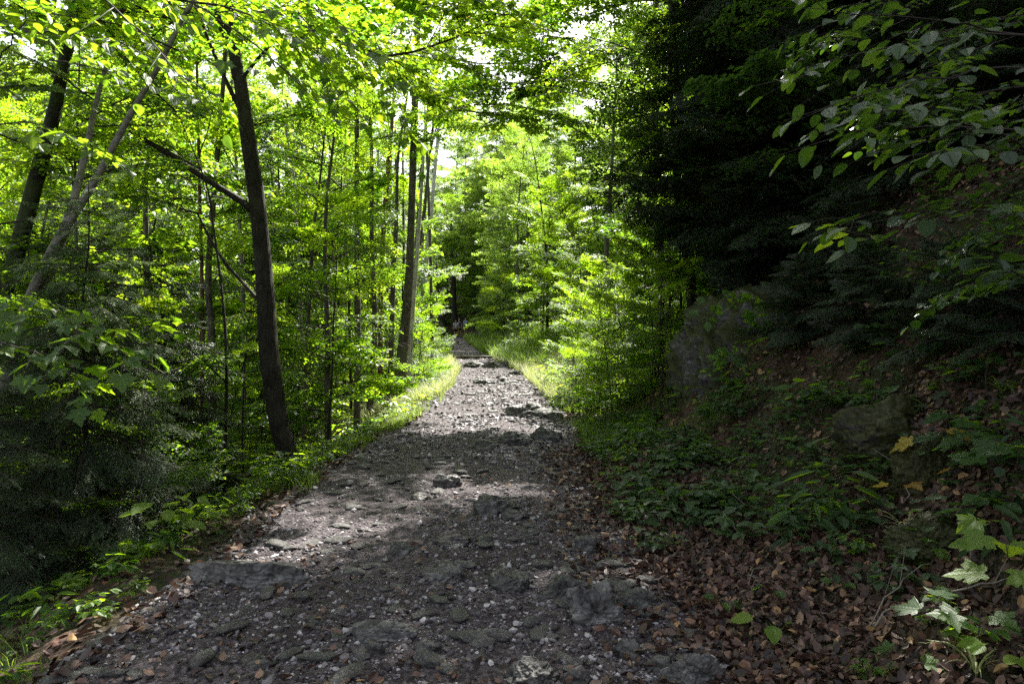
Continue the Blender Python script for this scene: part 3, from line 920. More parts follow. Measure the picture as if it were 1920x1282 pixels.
def gravel():
    a = Acc()
    def put(tmpls, n, y0, y1, s0, s1, pw, over=.12, sink=.25):
        x, y = scatter_path(n, y0, y1, over, pw)
        clump = fbm(x * 1.3, y * 1.3, 21, 3)
        keep = rng.random(n) < np.clip(.62 + clump * 1.1, .12, 1)
        x, y = x[keep], y[keep]; n = len(x)
        s = s0 * (s1 / s0) ** (rng.random(n) ** 2.2) * np.clip(y / 6, 1, 2.2) ** .7
        D, N = rand_rot(n, .35)
        A = frames(D, N, s)
        A = A * np.stack([rng.uniform(.55, 1, n), rng.uniform(.8, 1.25, n), rng.uniform(.3, .7, n)], 1)[:, None, :]
        z = height(x, y) + s * (.25 - sink * rng.random(n))
        T = np.stack([x, y, z], 1)
        k = rng.integers(0, len(tmpls), n)
        for i, tm in enumerate(tmpls):
            m = k == i
            a.inst(tm, A[m], T[m], rng.random(m.sum()))
    vars_ = []
    for i in range(5):
        v = ICO[0] * (1 + rng.normal(0, .17, (12, 1))); vars_.append((v, ICO[1], ICO[2]))
    vo = [((OCT[0] + rng.normal(0, .18, (6, 3))), OCT[1], OCT[2]) for _ in range(4)]
    put(vars_, 9000, 2.9, 12, .010, .032, 1.9)
    put(vo, 26000, 2.8, 14, .005, .013, 1.9)
    put(vo, 15000, 8.5, 40, .013, .045, 1.8)
    o = link('gravel', a.mesh('gravel', M['gravel'])); o['kind'] = 'stuff'
    o['label'] = 'loose grey gravel and grit covering the path'
gravel()

# separate stones lying on the path
stone_meshes = [rock_mesh(200 + i, 3, (1, .75, .5), M['rock_pale' if i % 3 == 0 else 'rock'], .3, fine=.04) for i in range(6)]
xs, ys_ = scatter_path(210, 3.1, 22, .05, 1.5)
for i, (x, y) in enumerate(zip(xs, ys_)):
    s = random.uniform(.03, .07) * (1 + .06 * y)
    link('stone', random.choice(stone_meshes), None,
         Matrix.LocRotScale(Vector((x, y, H(x, y) + s * .1)), Matrix.Rotation(random.uniform(0, 6.28), 3, 'Z').to_quaternion(), Vector((s * random.uniform(1, 1.5), s, s * random.uniform(.5, .9)))),
         None, 'loose flat grey stone lying in the path gravel', 'stone', 'loose stones on the path')

def litter():
    a = Acc()
    def put(x, y, s0, s1, tilt=.45, tm=T_CURLED, lift=.01):
        n = len(x)
        s = rng.uniform(s0, s1, n)
        D, N = rand_rot(n, tilt)
        e = .08
        gx = (height(x + e, y) - height(x - e, y)) / (2 * e); gy = (height(x, y + e) - height(x, y - e)) / (2 * e)
        gx = np.clip(gx, -.9, .9); gy = np.clip(gy, -.9, .9)
        N[:, 0] -= gx; N[:, 1] -= gy
        D[:, 2] += D[:, 0] * gx + D[:, 1] * gy
        A = frames(D, N, s)
        A[:, :, 2] *= rng.uniform(-1.6, 1.8, n)[:, None]
        T = np.stack([x, y, height(x, y) + lift + .02 * rng.random(n)], 1)
        a.inst(tm, A, T, rng.random(n))
    n = 46000
    y = rng.uniform(2.4, 9, n); e = rng.random(n) ** 1.3 * 4.2 - .12
    x = Cx(y) + Wr(y) + e
    m = rng.random(n) < np.where((y > 5.2) & (e > .7) & (e < 3.6), .2, np.clip(1.25 - np.maximum(y - 6, 0) * .15, .2, 1))
    put(x[m], y[m], .03, .072, .6)
    n = 8000
    y = rng.uniform(7.5, 22, n); e = rng.random(n) ** 1.2 * 8 - .1
    put(Cx(y) + Wr(y) + e, y, .06, .12)
    n = 5000
    y = rng.uniform(2.4, 10, n); e = -.7 * rng.random(n) ** 4
    put(Cx(y) + Wr(y) + e, y, .035, .08)
    n = 3000
    y = rng.uniform(2.4, 14, n); e = rng.random(n) ** 1.5 * 2.5 - .15
    put(Cx(y) - Wl(y) - e, y, .05, .09)
    x, y = scatter_path(1500, 2.9, 16, 0, 1.8)
    f = fbm(x * .8, y * .8, 44, 2) + .35 * (x - Cx(y)) / 1.6
    m = f > .0
    put(x[m], y[m], .022, .062, .4)
    o = link('leaf_litter', a.mesh('leaf_litter', M['litter'])); o['kind'] = 'stuff'
    o['label'] = 'dry brown fallen leaves covering the banks and path edges'
litter()

def grass_patch(name, pts_fn, n, h0, h1, mat, label, wid=.005, lean=.5):
    x, y = pts_fn(n)
    n = len(x)
    a = Acc()
    az = rng.uniform(0, 6.283, n); hh = rng.uniform(h0, h1, n)
    D = np.stack([np.cos(az) * lean * rng.random(n), np.sin(az) * lean * rng.random(n), np.ones(n)], 1)
    N = np.stack([-np.cos(az), -np.sin(az), np.full(n, .15)], 1)
    A = frames(D, N, hh)
    A[:, :, 0] *= (wid / hh * rng.uniform(.7, 1.6, n))[:, None]
    A[:, :, 2] *= -rng.uniform(.5, 1.8, n)[:, None]
    a.inst(T_BLADE, A, np.stack([x, y, height(x, y) - .01], 1), np.clip(rng.random(n) * .8 + .2 * fbm(x, y, 5), 0, 1))
    o = link(name, a.mesh(name, M[mat])); o['kind'] = 'stuff'; o['label'] = label
    return o

def edge_pts(side, y0, y1, e0, e1, clump=.0, pw=1.3):
    def f(n):
        u = rng.random(n)
        y = (y0 ** (1 - pw) + u * (y1 ** (1 - pw) - y0 ** (1 - pw))) ** (1 / (1 - pw))
        e = e0 + (e1 - e0) * rng.random(n) ** 1.3
        x = Cx(y) + (Wr(y) + e if side > 0 else -Wl(y) - e)
        k = fbm(x * 1.6, y * 1.6, 31 + side, 2) + rng.normal(0, .12, n) > clump
        return x[k], y[k]
    return f
grass_patch('grass', edge_pts(-1, 7, 20, -.15, 1.6, .02), 16000, .08, .26, 'grass', 'low green grass on the left verge by the dark leaning tree', .006)
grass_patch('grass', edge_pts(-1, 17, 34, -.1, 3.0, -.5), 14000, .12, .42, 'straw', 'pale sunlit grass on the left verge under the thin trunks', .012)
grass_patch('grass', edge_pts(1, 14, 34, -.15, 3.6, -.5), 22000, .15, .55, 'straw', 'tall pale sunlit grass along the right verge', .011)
grass_patch('grass', edge_pts(1, 26, 64, -.1, 5, -.6), 14000, .3, .8, 'grass', 'dark grass on the right verge below the hikers', .02)
grass_patch('grass', edge_pts(1, 8, 15, -.05, 1.6, .05), 7000, .08, .3, 'grass', 'green grass tufts at the foot of the right bank', .006)
grass_patch('grass', edge_pts(-1, 34, 66, -.1, 4, -.6), 7000, .3, .7, 'grass', 'grass on the left verge near the far bend', .02)
grass_patch('grass', edge_pts(-1, 2.6, 7, .15, 1.8, .05), 5000, .06, .2, 'grass', 'sparse dark grass at the near left edge of the path', .004)

# ------------------------------------------------------------------ low plants
LEAFM = {}
def leafmesh(kind, mat):
    k = (kind, mat)
    if k not in LEAFM:
        tm = {'maple': T_MAPLE_N, 'serr': T_SERR, 'oval': T_OVAL, 'lance': T_LANCE}[kind]
        ms = []
        for i in range(3):
            v = tm[0].copy(); v[:, 0] *= 1 + .12 * (i - 1); v[:, 2] += .05 * np.sin(v[:, 0] * 9 + i * 2) * v[:, 1]
            a = Acc(); a.add(v, tm[1], tm[2], .5, tm[0][:, :2].astype(np.float32))
            ms.append(a.mesh('leaf_' + kind, M[mat], False, True))
        LEAFM[k] = ms
    return LEAFM[k]

def leaf_obj(parent, kind, mat, P, D, N, size, name='leaf', flip=True):
    D = np.array(D, float); N = np.array(N, float)
    A = frames(D[None], N[None], np.array([size]))[0]
    m = Matrix(((A[0][0], A[0][1], A[0][2], P[0]), (A[1][0], A[1][1], A[1][2], P[1]), (A[2][0], A[2][1], A[2][2], P[2]), (0, 0, 0, 1)))
    o = bpy.data.objects.new(name, random.choice(leafmesh(kind, mat)))
    COL.objects.link(o); o.parent = parent; o.matrix_local = m
    return o

def seedling(label, px, py, kind, size, n, h, mat='leaf_big', name='seedling', cat='plant', group=None, loc=None, spread=1.0, stemmat='twig', tri=False):
    """stem with leaves on stalks"""
    g = loc if loc is not None else hit(px, py)
    t = thing(name, label, cat, g, group=group)
    r = random.Random(int(g.x * 997 + g.y * 131))
    a = Acc()
    lean = Vector((r.uniform(-.25, .25), r.uniform(-.35, .1), 0))
    top = Vector((lean.x * h, lean.y * h, h))
    pts = [Vector((0, 0, -.03)), top * .5 + Vector((r.uniform(-.02, .02), 0, 0)), top]
    a.tube(pts, [.0045, .003, .0018], 4)
    L = []
    for i in range(n):
        f = .35 + .65 * (i + 1) / n
        b = top * f
        az = i * 2.4 + r.uniform(-.3, .3)
        pl = size * r.uniform(.5, .9) * spread
        d = Vector((math.cos(az), math.sin(az), r.uniform(.1, .5)))
        e = b + d * pl
        a.tube([b, b + d * pl * .5 + Vector((0, 0, .01)), e], [.0018, .0014, .001], 3)
        dd = Vector((d.x, d.y, r.uniform(-.45, .1)))
        nn = (r.uniform(-.25, .25) - .1, r.uniform(-.35, .1) - .15, 1)
        s = size * r.uniform(.75, 1.15)
        L.append((e, dd, nn, s))
        if tri:
            for sg in (1, -1):
                rot = Matrix.Rotation(sg * 1.1, 3, 'Z'); d2 = rot @ dd
                L.append((e - dd * s * .05, d2, nn, s * .8))
    link('stem', a.mesh('stem', M[stemmat]), t)
    for (e, dd, nn, s) in L: leaf_obj(t, kind, mat, e, dd, nn, s)
    return t

seedling('three leaved sycamore seedling with pale green leaves in the leaf litter', 1745, 1215, 'maple', .125, 4, .22)
seedling('sycamore shoot with broad pale leaves beside the brightly lit leaves', 1840, 1235, 'maple', .12, 3, .20)
seedling('brightly sunlit strawberry-like leaves at the bottom right corner', 1885, 1275, 'serr', .10, 3, .10, 'leaf_lime', tri=True)
seedling('sunlit upright shoot with long leaves at the right edge', 1895, 1190, 'maple', .15, 5, .42, 'leaf_lime')
seedling('low sycamore seedling with drooping leaves near the bottom right', 1700, 1275, 'maple', .10, 2, .10)
seedling('dark green bramble shoot on the bank above the bright moss', 1830, 1010, 'serr', .10, 5, .22, tri=True)
seedling('maple shoot with large dark leaves at the right edge of the bank', 1850, 905, 'maple', .20, 6, .30)
seedling('maple shoot with overlapping dark leaves right of the yellow leaves', 1900, 930, 'maple', .20, 5, .28)
seedling('dark maple shoot behind the yellow leaves', 1790, 880, 'maple', .17, 5, .28)
seedling('maple seedling with bright yellow autumn leaves on the bank', 1725, 905, 'maple', .15, 3, .30, 'leaf_yellow')
seedling('maple seedling with small yellow green leaves below the dark ones', 1800, 930, 'maple', .09, 2, .12, 'leaf_yellow')
seedling('yellowing maple seedling below the moss cushion', 1690, 965, 'maple', .12, 3, .18, 'leaf_yellow')
seedling('green seedling with a notched leaf beside the yellowing one', 1660, 985, 'serr', .10, 4, .16)
seedling('glossy pale bramble shoot at the foot of the mossy boulder', 1790, 740, 'serr', .13, 4, .22, tri=True)
seedling('bramble shoot with silvery leaves right of the mossy boulder', 1850, 735, 'serr', .11, 4, .20, tri=True)
seedling('hanging shoot with drooping leaves in front of the mossy boulder', 1640, 760, 'lance', .16, 6, .35)
seedling('tall herb with long drooping leaves before the rock face', 1500, 800, 'serr', .15, 7, .42)
seedling('leafy shoot with silvery leaves right of the rock face', 1540, 790, 'serr', .12, 6, .32, tri=True)
seedling('herb with narrow pointed leaves in the middle of the bank', 1545, 1000, 'lance', .20, 11, .40, stemmat='stem_green')
seedling('second herb with narrow leaves leaning left on the bank', 1500, 1020, 'lance', .18, 9, .28, stemmat='stem_green')
seedling('small green seedling with heart shaped leaves on the litter', 1545, 1055, 'serr', .085, 5, .10)
seedling('fallen twig shoot with yellow green leaves lying on the litter', 1440, 1190, 'serr', .12, 3, .05, 'leaf_lime')
seedling('lone green seedling in the brown leaves by the path edge', 1350, 1150, 'serr', .075, 3, .07)
seedling('green seedling in the litter right of the lone one', 1445, 1135, 'serr', .08, 3, .08)
seedling('tiny three leaved seedling above the fallen twig shoot', 1570, 1120, 'serr', .07, 3, .08, tri=True)
seedling('pale seedling at the right of the litter slope', 1870, 1120, 'maple', .13, 5, .35, 'leaf_lime')
seedling('bright lime shoot with big leaves on the left verge above the slab', 320, 1030, 'serr', .17, 9, .42, 'leaf_lime', cat='plant')
seedling('second lime shoot with pointed leaves on the left verge', 365, 1010, 'serr', .14, 7, .34, 'leaf_lime')

# ground plants by the dozen: four plants, copied
def proto_parts(kind, size, n, h, mat, seed, tri):
    r = random.Random(seed); a = Acc(); L = []
    for s_ in range(2 if n > 6 else 1):
        top = Vector((r.uniform(-.15, .15), r.uniform(-.15, .15), h * r.uniform(.8, 1.1)))
        a.tube([Vector((0, 0, -.03)), top * .5 + Vector((.01, 0, .01)), top], [.004, .003, .0015], 3)
        for i in range(n // (2 if n > 6 else 1)):
            b = top * (.25 + .75 * (i + 1) / n * (2 if n > 6 else 1))
            az = i * 2.4 + r.uniform(-.4, .4); d = Vector((math.cos(az), math.sin(az), r.uniform(.0, .5)))
            e = b + d * size * .5
            a.tube([b, e], [.0015, .001], 3, cap=False)
            dd = Vector((d.x, d.y, r.uniform(-.5, .1))); nn = (r.uniform(-.3, .3), r.uniform(-.4, .2), 1)
            s = size * r.uniform(.7, 1.15)
            L.append((e, dd, nn, s))
            if tri:
                for sg in (1, -1): L.append((e, Matrix.Rotation(sg * 1.1, 3, 'Z') @ dd, nn, s * .8))
    stem = a.mesh('stem', M['stem_green'])
    lv = Acc(); tm = {'maple': T_MAPLE, 'serr': T_OVAL, 'lance': T_LANCE}[kind]
    D = np.array([tuple(q[1]) for q in L]); N = np.array([q[2] for q in L], float); P = np.array([tuple(q[0]) for q in L])
    lv.inst(tm, frames(D, N, np.array([q[3] for q in L])), P, np.array([r.random() for _ in L]))
    return stem, lv.mesh('leaves', M[mat], uv=True)
PP = [proto_parts('serr', .075, 7, .14, 'leaf_big', 1, True), proto_parts('serr', .10, 9, .28, 'leaf_big', 2, False),
      proto_parts('maple', .11, 5, .2, 'leaf_big', 3, False), proto_parts('lance', .15, 9, .26, 'leaf', 4, False),
      proto_parts('serr', .06, 12, .16, 'leaf', 5, True), proto_parts('serr', .09, 10, .2, 'leaf', 6, True)]
def place_plants(n, side, y0, y1, e0, e1, which, label, group, s0=.7, s1=1.3, clump=0.0, pw=1.4):
    r = random.Random(n * 7 + int(y0))
    for i in range(n):
        for _ in range(12):
            u = r.random(); y = (y0 ** (1 - pw) + u * (y1 ** (1 - pw) - y0 ** (1 - pw))) ** (1 / (1 - pw))
            e = e0 + (e1 - e0) * r.random()
            x = float(Cx(y)) + (float(Wr(y)) + e if side > 0 else -float(Wl(y)) - e)
            if float(fbm(x * 1.2, y * 1.2, 61, 2)) > clump - .3: break
        t = thing('plant', label, 'plant', (x, y, H(x, y)), r.uniform(0, 6.28), r.uniform(s0, s1), group)
        st, lv = PP[r.choice(which)]
        link('stem', st, t); link('leaves', lv, t, kind='stuff')
def cover(key, n, side, y0, y1, e0, e1, which, s0, s1, label, mat='leaf'):
    r = random.Random(n + 5); F = Acc()
    for i in range(n):
        u = r.random(); pw = 1.5
        y = (y0 ** (1 - pw) + u * (y1 ** (1 - pw) - y0 ** (1 - pw))) ** (1 / (1 - pw)); e = e0 + (e1 - e0) * r.random() ** 1.2
        x = float(Cx(y)) + (float(Wr(y)) + e if side > 0 else -float(Wl(y)) - e); s_ = r.uniform(s0, s1)
        if float(fbm(x * .9, y * .9, 81, 2)) + r.gauss(0, .2) < -.12: continue
        me = PP[r.choice(which)][1]
        v = np.empty(len(me.vertices) * 3, np.float32); me.vertices.foreach_get('co', v)
        li = np.empty(len(me.loops), np.int32); me.loops.foreach_get('vertex_index', li)
        lt_ = np.empty(len(me.polygons), np.int32); me.polygons.foreach_get('loop_total', lt_)
        A_ = np.array(Matrix.LocRotScale(Vector((x, y, H(x, y))), Matrix.Rotation(r.uniform(0, 6.28), 3, 'Z').to_quaternion(), Vector((s_, s_, s_))))
        F.add(v.reshape(-1, 3) @ A_[:3, :3].T + A_[:3, 3], li, lt_, r.random())
    o = link('undergrowth', F.mesh('undergrowth', M[mat])); o['kind'] = 'stuff'; o['label'] = label
place_plants(90, 1, 3.0, 8, .15, 3.2, [0, 0, 1, 2, 4], 'small dark green seedling growing through the brown leaf litter', 'seedlings in the litter of the right bank', .5, 1.1)
place_plants(80, 1, 7.2, 12, -.02, 2.4, [0, 1, 4, 5, 3], 'leafy herb on the bank between the path and the rock face', 'herbs at the foot of the rock face', .6, 1.3)
cover('right', 420, 1, 11.5, 45, .1, 5.5, [1, 3, 5, 2], .9, 2.2, 'leafy herbs and low undergrowth on the right verge')
place_plants(60, -1, 7, 12, .05, 1.6, [0, 4, 5, 2, 1], 'low leafy herb on the green left verge', 'herbs on the left verge', .6, 1.3)
place_plants(40, -1, 2.6, 7, .1, 2.0, [0, 4, 5, 3], 'dark low herb at the near left edge of the path', 'herbs at the near left edge', .5, 1.0)
cover('left', 620, -1, 7.5, 45, .25, 8, [1, 5, 2, 3, 4], .7, 2.0, 'leafy herbs and low undergrowth on the left slope')
cover('near', 160, -1, 3.0, 8, .3, 3.0, [0, 4, 5, 3], .6, 1.1, 'dark low herbs on the slope below the near path edge')
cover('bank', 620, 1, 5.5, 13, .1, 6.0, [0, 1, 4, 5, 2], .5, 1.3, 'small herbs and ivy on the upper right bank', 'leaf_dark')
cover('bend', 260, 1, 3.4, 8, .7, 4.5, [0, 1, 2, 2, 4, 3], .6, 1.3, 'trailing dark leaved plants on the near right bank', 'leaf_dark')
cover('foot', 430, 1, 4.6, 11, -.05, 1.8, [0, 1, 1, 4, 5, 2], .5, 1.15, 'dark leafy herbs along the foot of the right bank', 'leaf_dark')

# arching grass tufts on the bank
def tuft(label, px, py, n, L, seed, mat='grass'):
    g = hit(px, py); r = random.Random(seed); t = thing('grass_tuft', label, 'grass tuft', g)
    for i in range(n):
        az = r.uniform(0, 6.28); a = Acc(); l = L * r.uniform(.6, 1.1)
        P = []; W = []
        for k in range(9):
            f = k / 8
            rr = l * .55 * f ** 1.2; z = l * (.85 * f - .62 * f * f * r.uniform(.95, 1.05))
            P.append(Vector((math.cos(az) * rr, math.sin(az) * rr, z))); W.append(.0045 * (1 - f ** 2) + .0006)
        side = Vector((-math.sin(az), math.cos(az), 0))
        V = []
        for p, w in zip(P, W): V += [p + side * w, p - side * w + Vector((0, 0, .001))]
        idx = []
        for k in range(8): idx += [2 * k, 2 * k + 1, 2 * k + 3, 2 * k + 2]
        a.add([tuple(v) for v in V], idx, [4] * 8, r.random())
        link('blade', a.mesh('blade', M[mat]), t)
tuft('tuft of long arching grass blades below the mossy boulder', 1600, 865, 16, .55, 1, 'straw')
tuft('grass tuft with arching blades at the foot of the moss cushion', 1640, 930, 14, .5, 2)
tuft('wispy grass tuft right of the silvery bramble', 1880, 745, 9, .4, 3, 'grass')
tuft('grass tuft at the bottom right corner behind the sunlit leaves', 1830, 1270, 14, .35, 4, 'straw')
tuft('thin grass tuft in the litter at the right edge', 1650, 1275, 10, .22, 5)
tuft('hanging grass tuft left of the bright moss cushion', 1700, 1010, 16, .4, 6, 'straw')
tuft('dark grass tuft on the herb covered bank by the rock face', 1480, 880, 16, .35, 7)
tuft('grass tuft at the near left verge above the slab', 420, 985, 12, .3, 8)

# dead sticks on the bank
def stick(label, p0, p1, r, bend=.05, mat='twig_pale', branchlets=2, name='fallen_stick'):
    mid = (p0 + p1) / 2; rr = random.Random(int(p0.x * 1000)); pts = []
    for i in range(8):
        t = i / 7; pts.append(p0.lerp(p1, t) - mid + Vector((rr.gauss(0, bend * .3), rr.gauss(0, bend * .3), bend * math.sin(math.pi * t) + rr.gauss(0, bend * .2))))
    a = Acc(); a.tube(pts, [r * (1 - .6 * i / 7) for i in range(8)], 6)
    for k in range(branchlets):
        i = rr.randrange(2, 6); d = (p1 - p0) * rr.uniform(.15, .3) + Vector((rr.gauss(0, .1), rr.gauss(0, .1), abs(rr.gauss(0, .08))))
        a.tube([pts[i], pts[i] + d * .5, pts[i] + d], [r * .5, r * .35, r * .15], 4)
    link(name, a.mesh('stick', M[mat], True), None, Matrix.Translation(mid), None, label, 'stick')
def gstick(label, a, b, r, **k):
    p, q = hit(*a), hit(*b); p.z += .03; q.z += .04
    stick(label, p, q, r, **k)
gstick('pale forked dead stick lying beside the big sycamore leaves', (1760, 1160), (1900, 1105), .006)
gstick('long thin stick slanting down in the litter at bottom right', (1620, 1200), (1760, 1060), .004)
gstick('pale dry stalk lying in the middle of the litter', (1400, 1105), (1455, 1080), .003, branchlets=0)
gstick('thin pale stalk on the litter above the fallen shoot', (1395, 1085), (1435, 1130), .003, branchlets=1)
gstick('grey stick by the bottom sycamore seedling', (1635, 1195), (1700, 1165), .006, branchlets=0)
gstick('dead stick slanting beside the yellow leaves', (1690, 960), (1740, 880), .006)
gstick('curved bare stem on the herb covered bank', (1375, 1040), (1390, 950), .003, bend=.15, branchlets=0)
gstick('dead branch on the ground at the far left bottom', (55, 1120), (95, 1050), .01)

# ------------------------------------------------------------------ named trees on the left
def twigs_from(tree, pts, z0, z1, n, L, mat='twig', seed=3, azr=(0, 6.28), r0=.012):
    """bare side branches"""
    r = random.Random(seed); zs = [p.z for p in pts]
    for i in range(n):
        z = r.uniform(z0, z1); j = min(range(len(pts)), key=lambda q: abs(zs[q] - z))
        az = r.uniform(*azr); d = Vector((math.cos(az), math.sin(az), r.uniform(.0, .9))).normalized(); l = L * r.uniform(.5, 1.2)
        p = pts[j] - tree.location; P = [p]
        for k in range(6):
            d = (d + Vector((r.gauss(0, .12), r.gauss(0, .12), r.gauss(.02, .1)))).normalized(); P.append(P[-1] + d * l / 6)
        a = Acc(); a.tube(P, [r0 * (1 - .85 * k / 6) for k in range(7)], 5)
        for k in range(3):
            q = P[2 + k]; dd = (d + Vector((r.gauss(0, .5), r.gauss(0, .5), r.gauss(0, .3)))).normalized() * l * .3
            a.tube([q, q + dd * .5, q + dd + Vector((0, 0, -.02))], [r0 * .4, r0 * .3, r0 * .1], 3)
        link('branch', a.mesh('branch', M[mat], True), tree)

def limb(tree, pix, Y, wpx, mat='bark_dark', dY=None):
    n = len(pix); dY = dY or [0] * n
    P = [at(a, b, Y + d) - tree.location for (a, b), d in zip(pix, dY)]
    me, Q = trunk_mesh(P, [w / 1280 * Y / 2 for w in wpx], M[mat], 8, int(pix[0][0]))
    link('limb', me, tree)
    return [Vector(q) + tree.location for q in Q]

# 1 the dark leaning tree beside the path
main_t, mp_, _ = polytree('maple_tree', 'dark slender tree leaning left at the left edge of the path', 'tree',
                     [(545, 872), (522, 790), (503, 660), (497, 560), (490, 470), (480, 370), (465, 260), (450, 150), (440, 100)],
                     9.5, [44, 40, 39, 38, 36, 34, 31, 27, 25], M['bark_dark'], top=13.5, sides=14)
l1 = limb(main_t, [(482, 405), (455, 380), (400, 345), (330, 300), (285, 270), (243, 246)], 9.5, [15, 13, 11, 9, 8, 5], dY=[0, -.05, -.1, -.2, -.3, -.4])
l2 = limb(main_t, [(486, 565), (455, 530), (420, 490), (390, 440), (370, 400)], 9.5, [8, 7, 6, 5, 3], dY=[0, .1, .2, .3, .4])
l3 = limb(main_t, [(452, 210), (430, 165), (410, 120), (385, 60), (370, 10)], 9.5, [9, 8, 7, 6, 5])
l4 = limb(main_t, [(440, 100), (425, 72), (412, 40), (395, -20)], 9.5, [18, 16, 14, 12])
l5 = limb(main_t, [(452, 150), (520, 75), (600, 60), (700, 110)], 9.5, [7, 5, 4, 2], dY=[0, -.4, -.9, -1.5])
crown(main_t, mp_, ['maple'], 5.6, 10, 8, .9, 1.2, seed=2)
for L_, az, p, s in [(l1[-1], 2.8, -.1, .6), (l1[14], 1.9, .1, .6), (l1[8], 3.9, -.1, .5), (l2[-1], 2.6, .2, .7), (l3[-1], 2.2, .1, .9), (l4[-1], 1.2, .2, .9),
                     (l5[-1], -.4, -.1, .7), (l5[8], .6, -.1, .8), (l5[4], -1.0, -.2, .8)]:
    add_bough(main_t, 'maple', L_, az, p, s, force=True)

# 2 left leaning mossy tree
lt, lp, _ = polytree('mossy_tree', 'mossy dark trunk leaning right near the left edge of the picture', 'tree',
                 [(-35, 700), (10, 560), (38, 450), (70, 330), (100, 220), (118, 130), (138, 40), (150, -20)],
                 8.0, [34, 32, 31, 29, 27, 24, 22, 20], M['bark_moss'], top=12.5)
crown(lt, lp, ['beech', 'maple'], 5.0, 12, 5, .9, 1.2, seed=4)
# 3 pale twin stems
pt, pp1, _ = polytree('twin_stem_tree', 'pale smooth tree of two slanting stems at the left', 'tree',
                  [(-25, 800), (5, 740), (45, 590), (110, 450), (175, 345), (245, 215), (300, 120), (350, 20), (372, -20)],
                  7.0, [22, 22, 21, 19, 16, 13, 11, 9, 8], M['bark_pale'], top=10.5)
pp2 = limb(pt, [(48, 585), (95, 505), (130, 400), (150, 330), (165, 270), (178, 205), (200, 120)], 7.0, [17, 17, 15, 14, 12, 10, 7], 'bark_pale', dY=[0, .1, .2, .3, .3, .4, .5])
limb(pt, [(105, 455), (135, 432), (150, 415), (170, 425)], 7.0, [8, 6, 5, 3], 'bark_pale', dY=[0, -.1, -.1, -.1])
crown(pt, pp1, ['beech', 'maple'], 4.6, 10, 4, .8, 1.1, seed=6)
crown(pt, pp2, ['beech'], 3.2, 4.4, 4, .5, .7, seed=7, force=True, azr=(1.0, 3.5))

# hanging leafy branches near the viewer at upper left, each leaf its own piece
def near_branch(tree, px0, px1, Y0, Y1, n, kind, size, mat='leaf_big', sag=.15, seed=1, r=.006, side=1.0, subs=4, yellow=0, name='branch', wood='twig'):
    rr = random.Random(seed)
    p0, p1 = at(px0[0], px0[1], Y0), at(px1[0], px1[1], Y1)
    base = tree.location
    P = []
    for i in range(11):
        t = i / 10; p = p0.lerp(p1, t); p.z += sag * math.sin(math.pi * t * .9); p += Vector((rr.gauss(0, .012), rr.gauss(0, .012), rr.gauss(0, .008))); P.append(p)
    a = Acc(); a.tube([p - base for p in P], [r * (1 - .8 * i / 10) for i in range(11)], 6)
    shoots = [P[3:]]
    D = (p1 - p0); Ln = D.length; D.normalize()
    S = D.cross(Vector((0, 0, 1))).normalized()
    for k in range(subs):
        for sg in (1, -1):
            t = .15 + .75 * (k + rr.random()) / subs; q = P[int(t * 10)]
            d = (D * .75 + S * sg * .75 + Vector((0, 0, rr.gauss(-.05, .12)))).normalized(); l = Ln * (.45 - .3 * t) * rr.uniform(.7, 1.3)
            Q = [q]
            for i in range(5): d = (d + Vector((rr.gauss(0, .06), rr.gauss(0, .06), -.04))).normalized(); Q.append(Q[-1] + d * l / 5)
            a.tube([v - base for v in Q], [r * .45 * (1 - .8 * i / 5) for i in range(6)], 4)
            shoots.append(Q)
    ob = link(name, a.mesh('branch', M[wood], True), tree)
    tot = sum((s[-1] - s[0]).length for s in shoots)
    for s in shoots:
        m = max(3, int(n * (s[-1] - s[0]).length / tot))
        for i in range(m):
            t = (i + .6) / m * (len(s) - 1); j = min(int(t), len(s) - 2); q = s[j].lerp(s[j + 1], t - j); dq = (s[j + 1] - s[j]).normalized()
            sd = dq.cross(Vector((0, 0, 1))).normalized() * (1 if i % 2 else -1)
            if i == m - 1: sd *= .1
            d = dq * .6 + sd * .85 + Vector((0, 0, -abs(rr.gauss(.15, .25))))
            nn = (rr.gauss(0, .22), rr.gauss(0, .22), 1)
            mt = 'leaf_yellow' if rr.random() < yellow else mat
            leaf_obj(ob, kind, mt, (q + d.normalized() * .02 - base), d, nn, size * rr.uniform(.7, 1.15))
    return ob
near_branch(lt, (130, -60), (430, 270), 5.2, 4.6, 46, 'serr', .095, seed=1, sag=.1, r=.009)
near_branch(lt, (40, 60), (330, 140), 5.0, 4.5, 36, 'serr', .09, seed=2, sag=.12, r=.007)
near_branch(lt, (90, 110), (420, 210), 5.4, 5.0, 34, 'serr', .095, seed=3, r=.007, sag=.05)
near_branch(main_t, (330, -10), (640, 245), 6.2, 5.4, 40, 'maple', .13, seed=4, r=.010, sag=.12)
near_branch(main_t, (400, 20), (600, 120), 6.2, 5.6, 26, 'maple', .125, seed=5, r=.007)
near_branch(main_t, (470, -20), (760, 180), 6.5, 6.2, 34, 'maple', .13, seed=6, r=.008, sag=.25)
near_branch(pt, (20, 590), (300, 715), 5.3, 4.6, 42, 'maple', .13, seed=7, r=.008, sag=.12)
near_branch(pt, (-20, 640), (190, 790), 4.9, 4.5, 30, 'maple', .125, seed=8, r=.007)
near_branch(pt, (-30, 560), (170, 640), 5.6, 5.0, 26, 'maple', .13, seed=9, r=.006)
near_branch(lt, (-30, 230), (240, 330), 5.6, 5.2, 36, 'maple', .12, seed=10, r=.007)
near_branch(lt, (0, 120), (90, 30), 4.6, 4.4, 26, 'serr', .09, seed=11, r=.006)
near_branch(lt, (190, -40), (330, 60), 4.4, 4.2, 26, 'serr', .09, seed=12, r=.006)
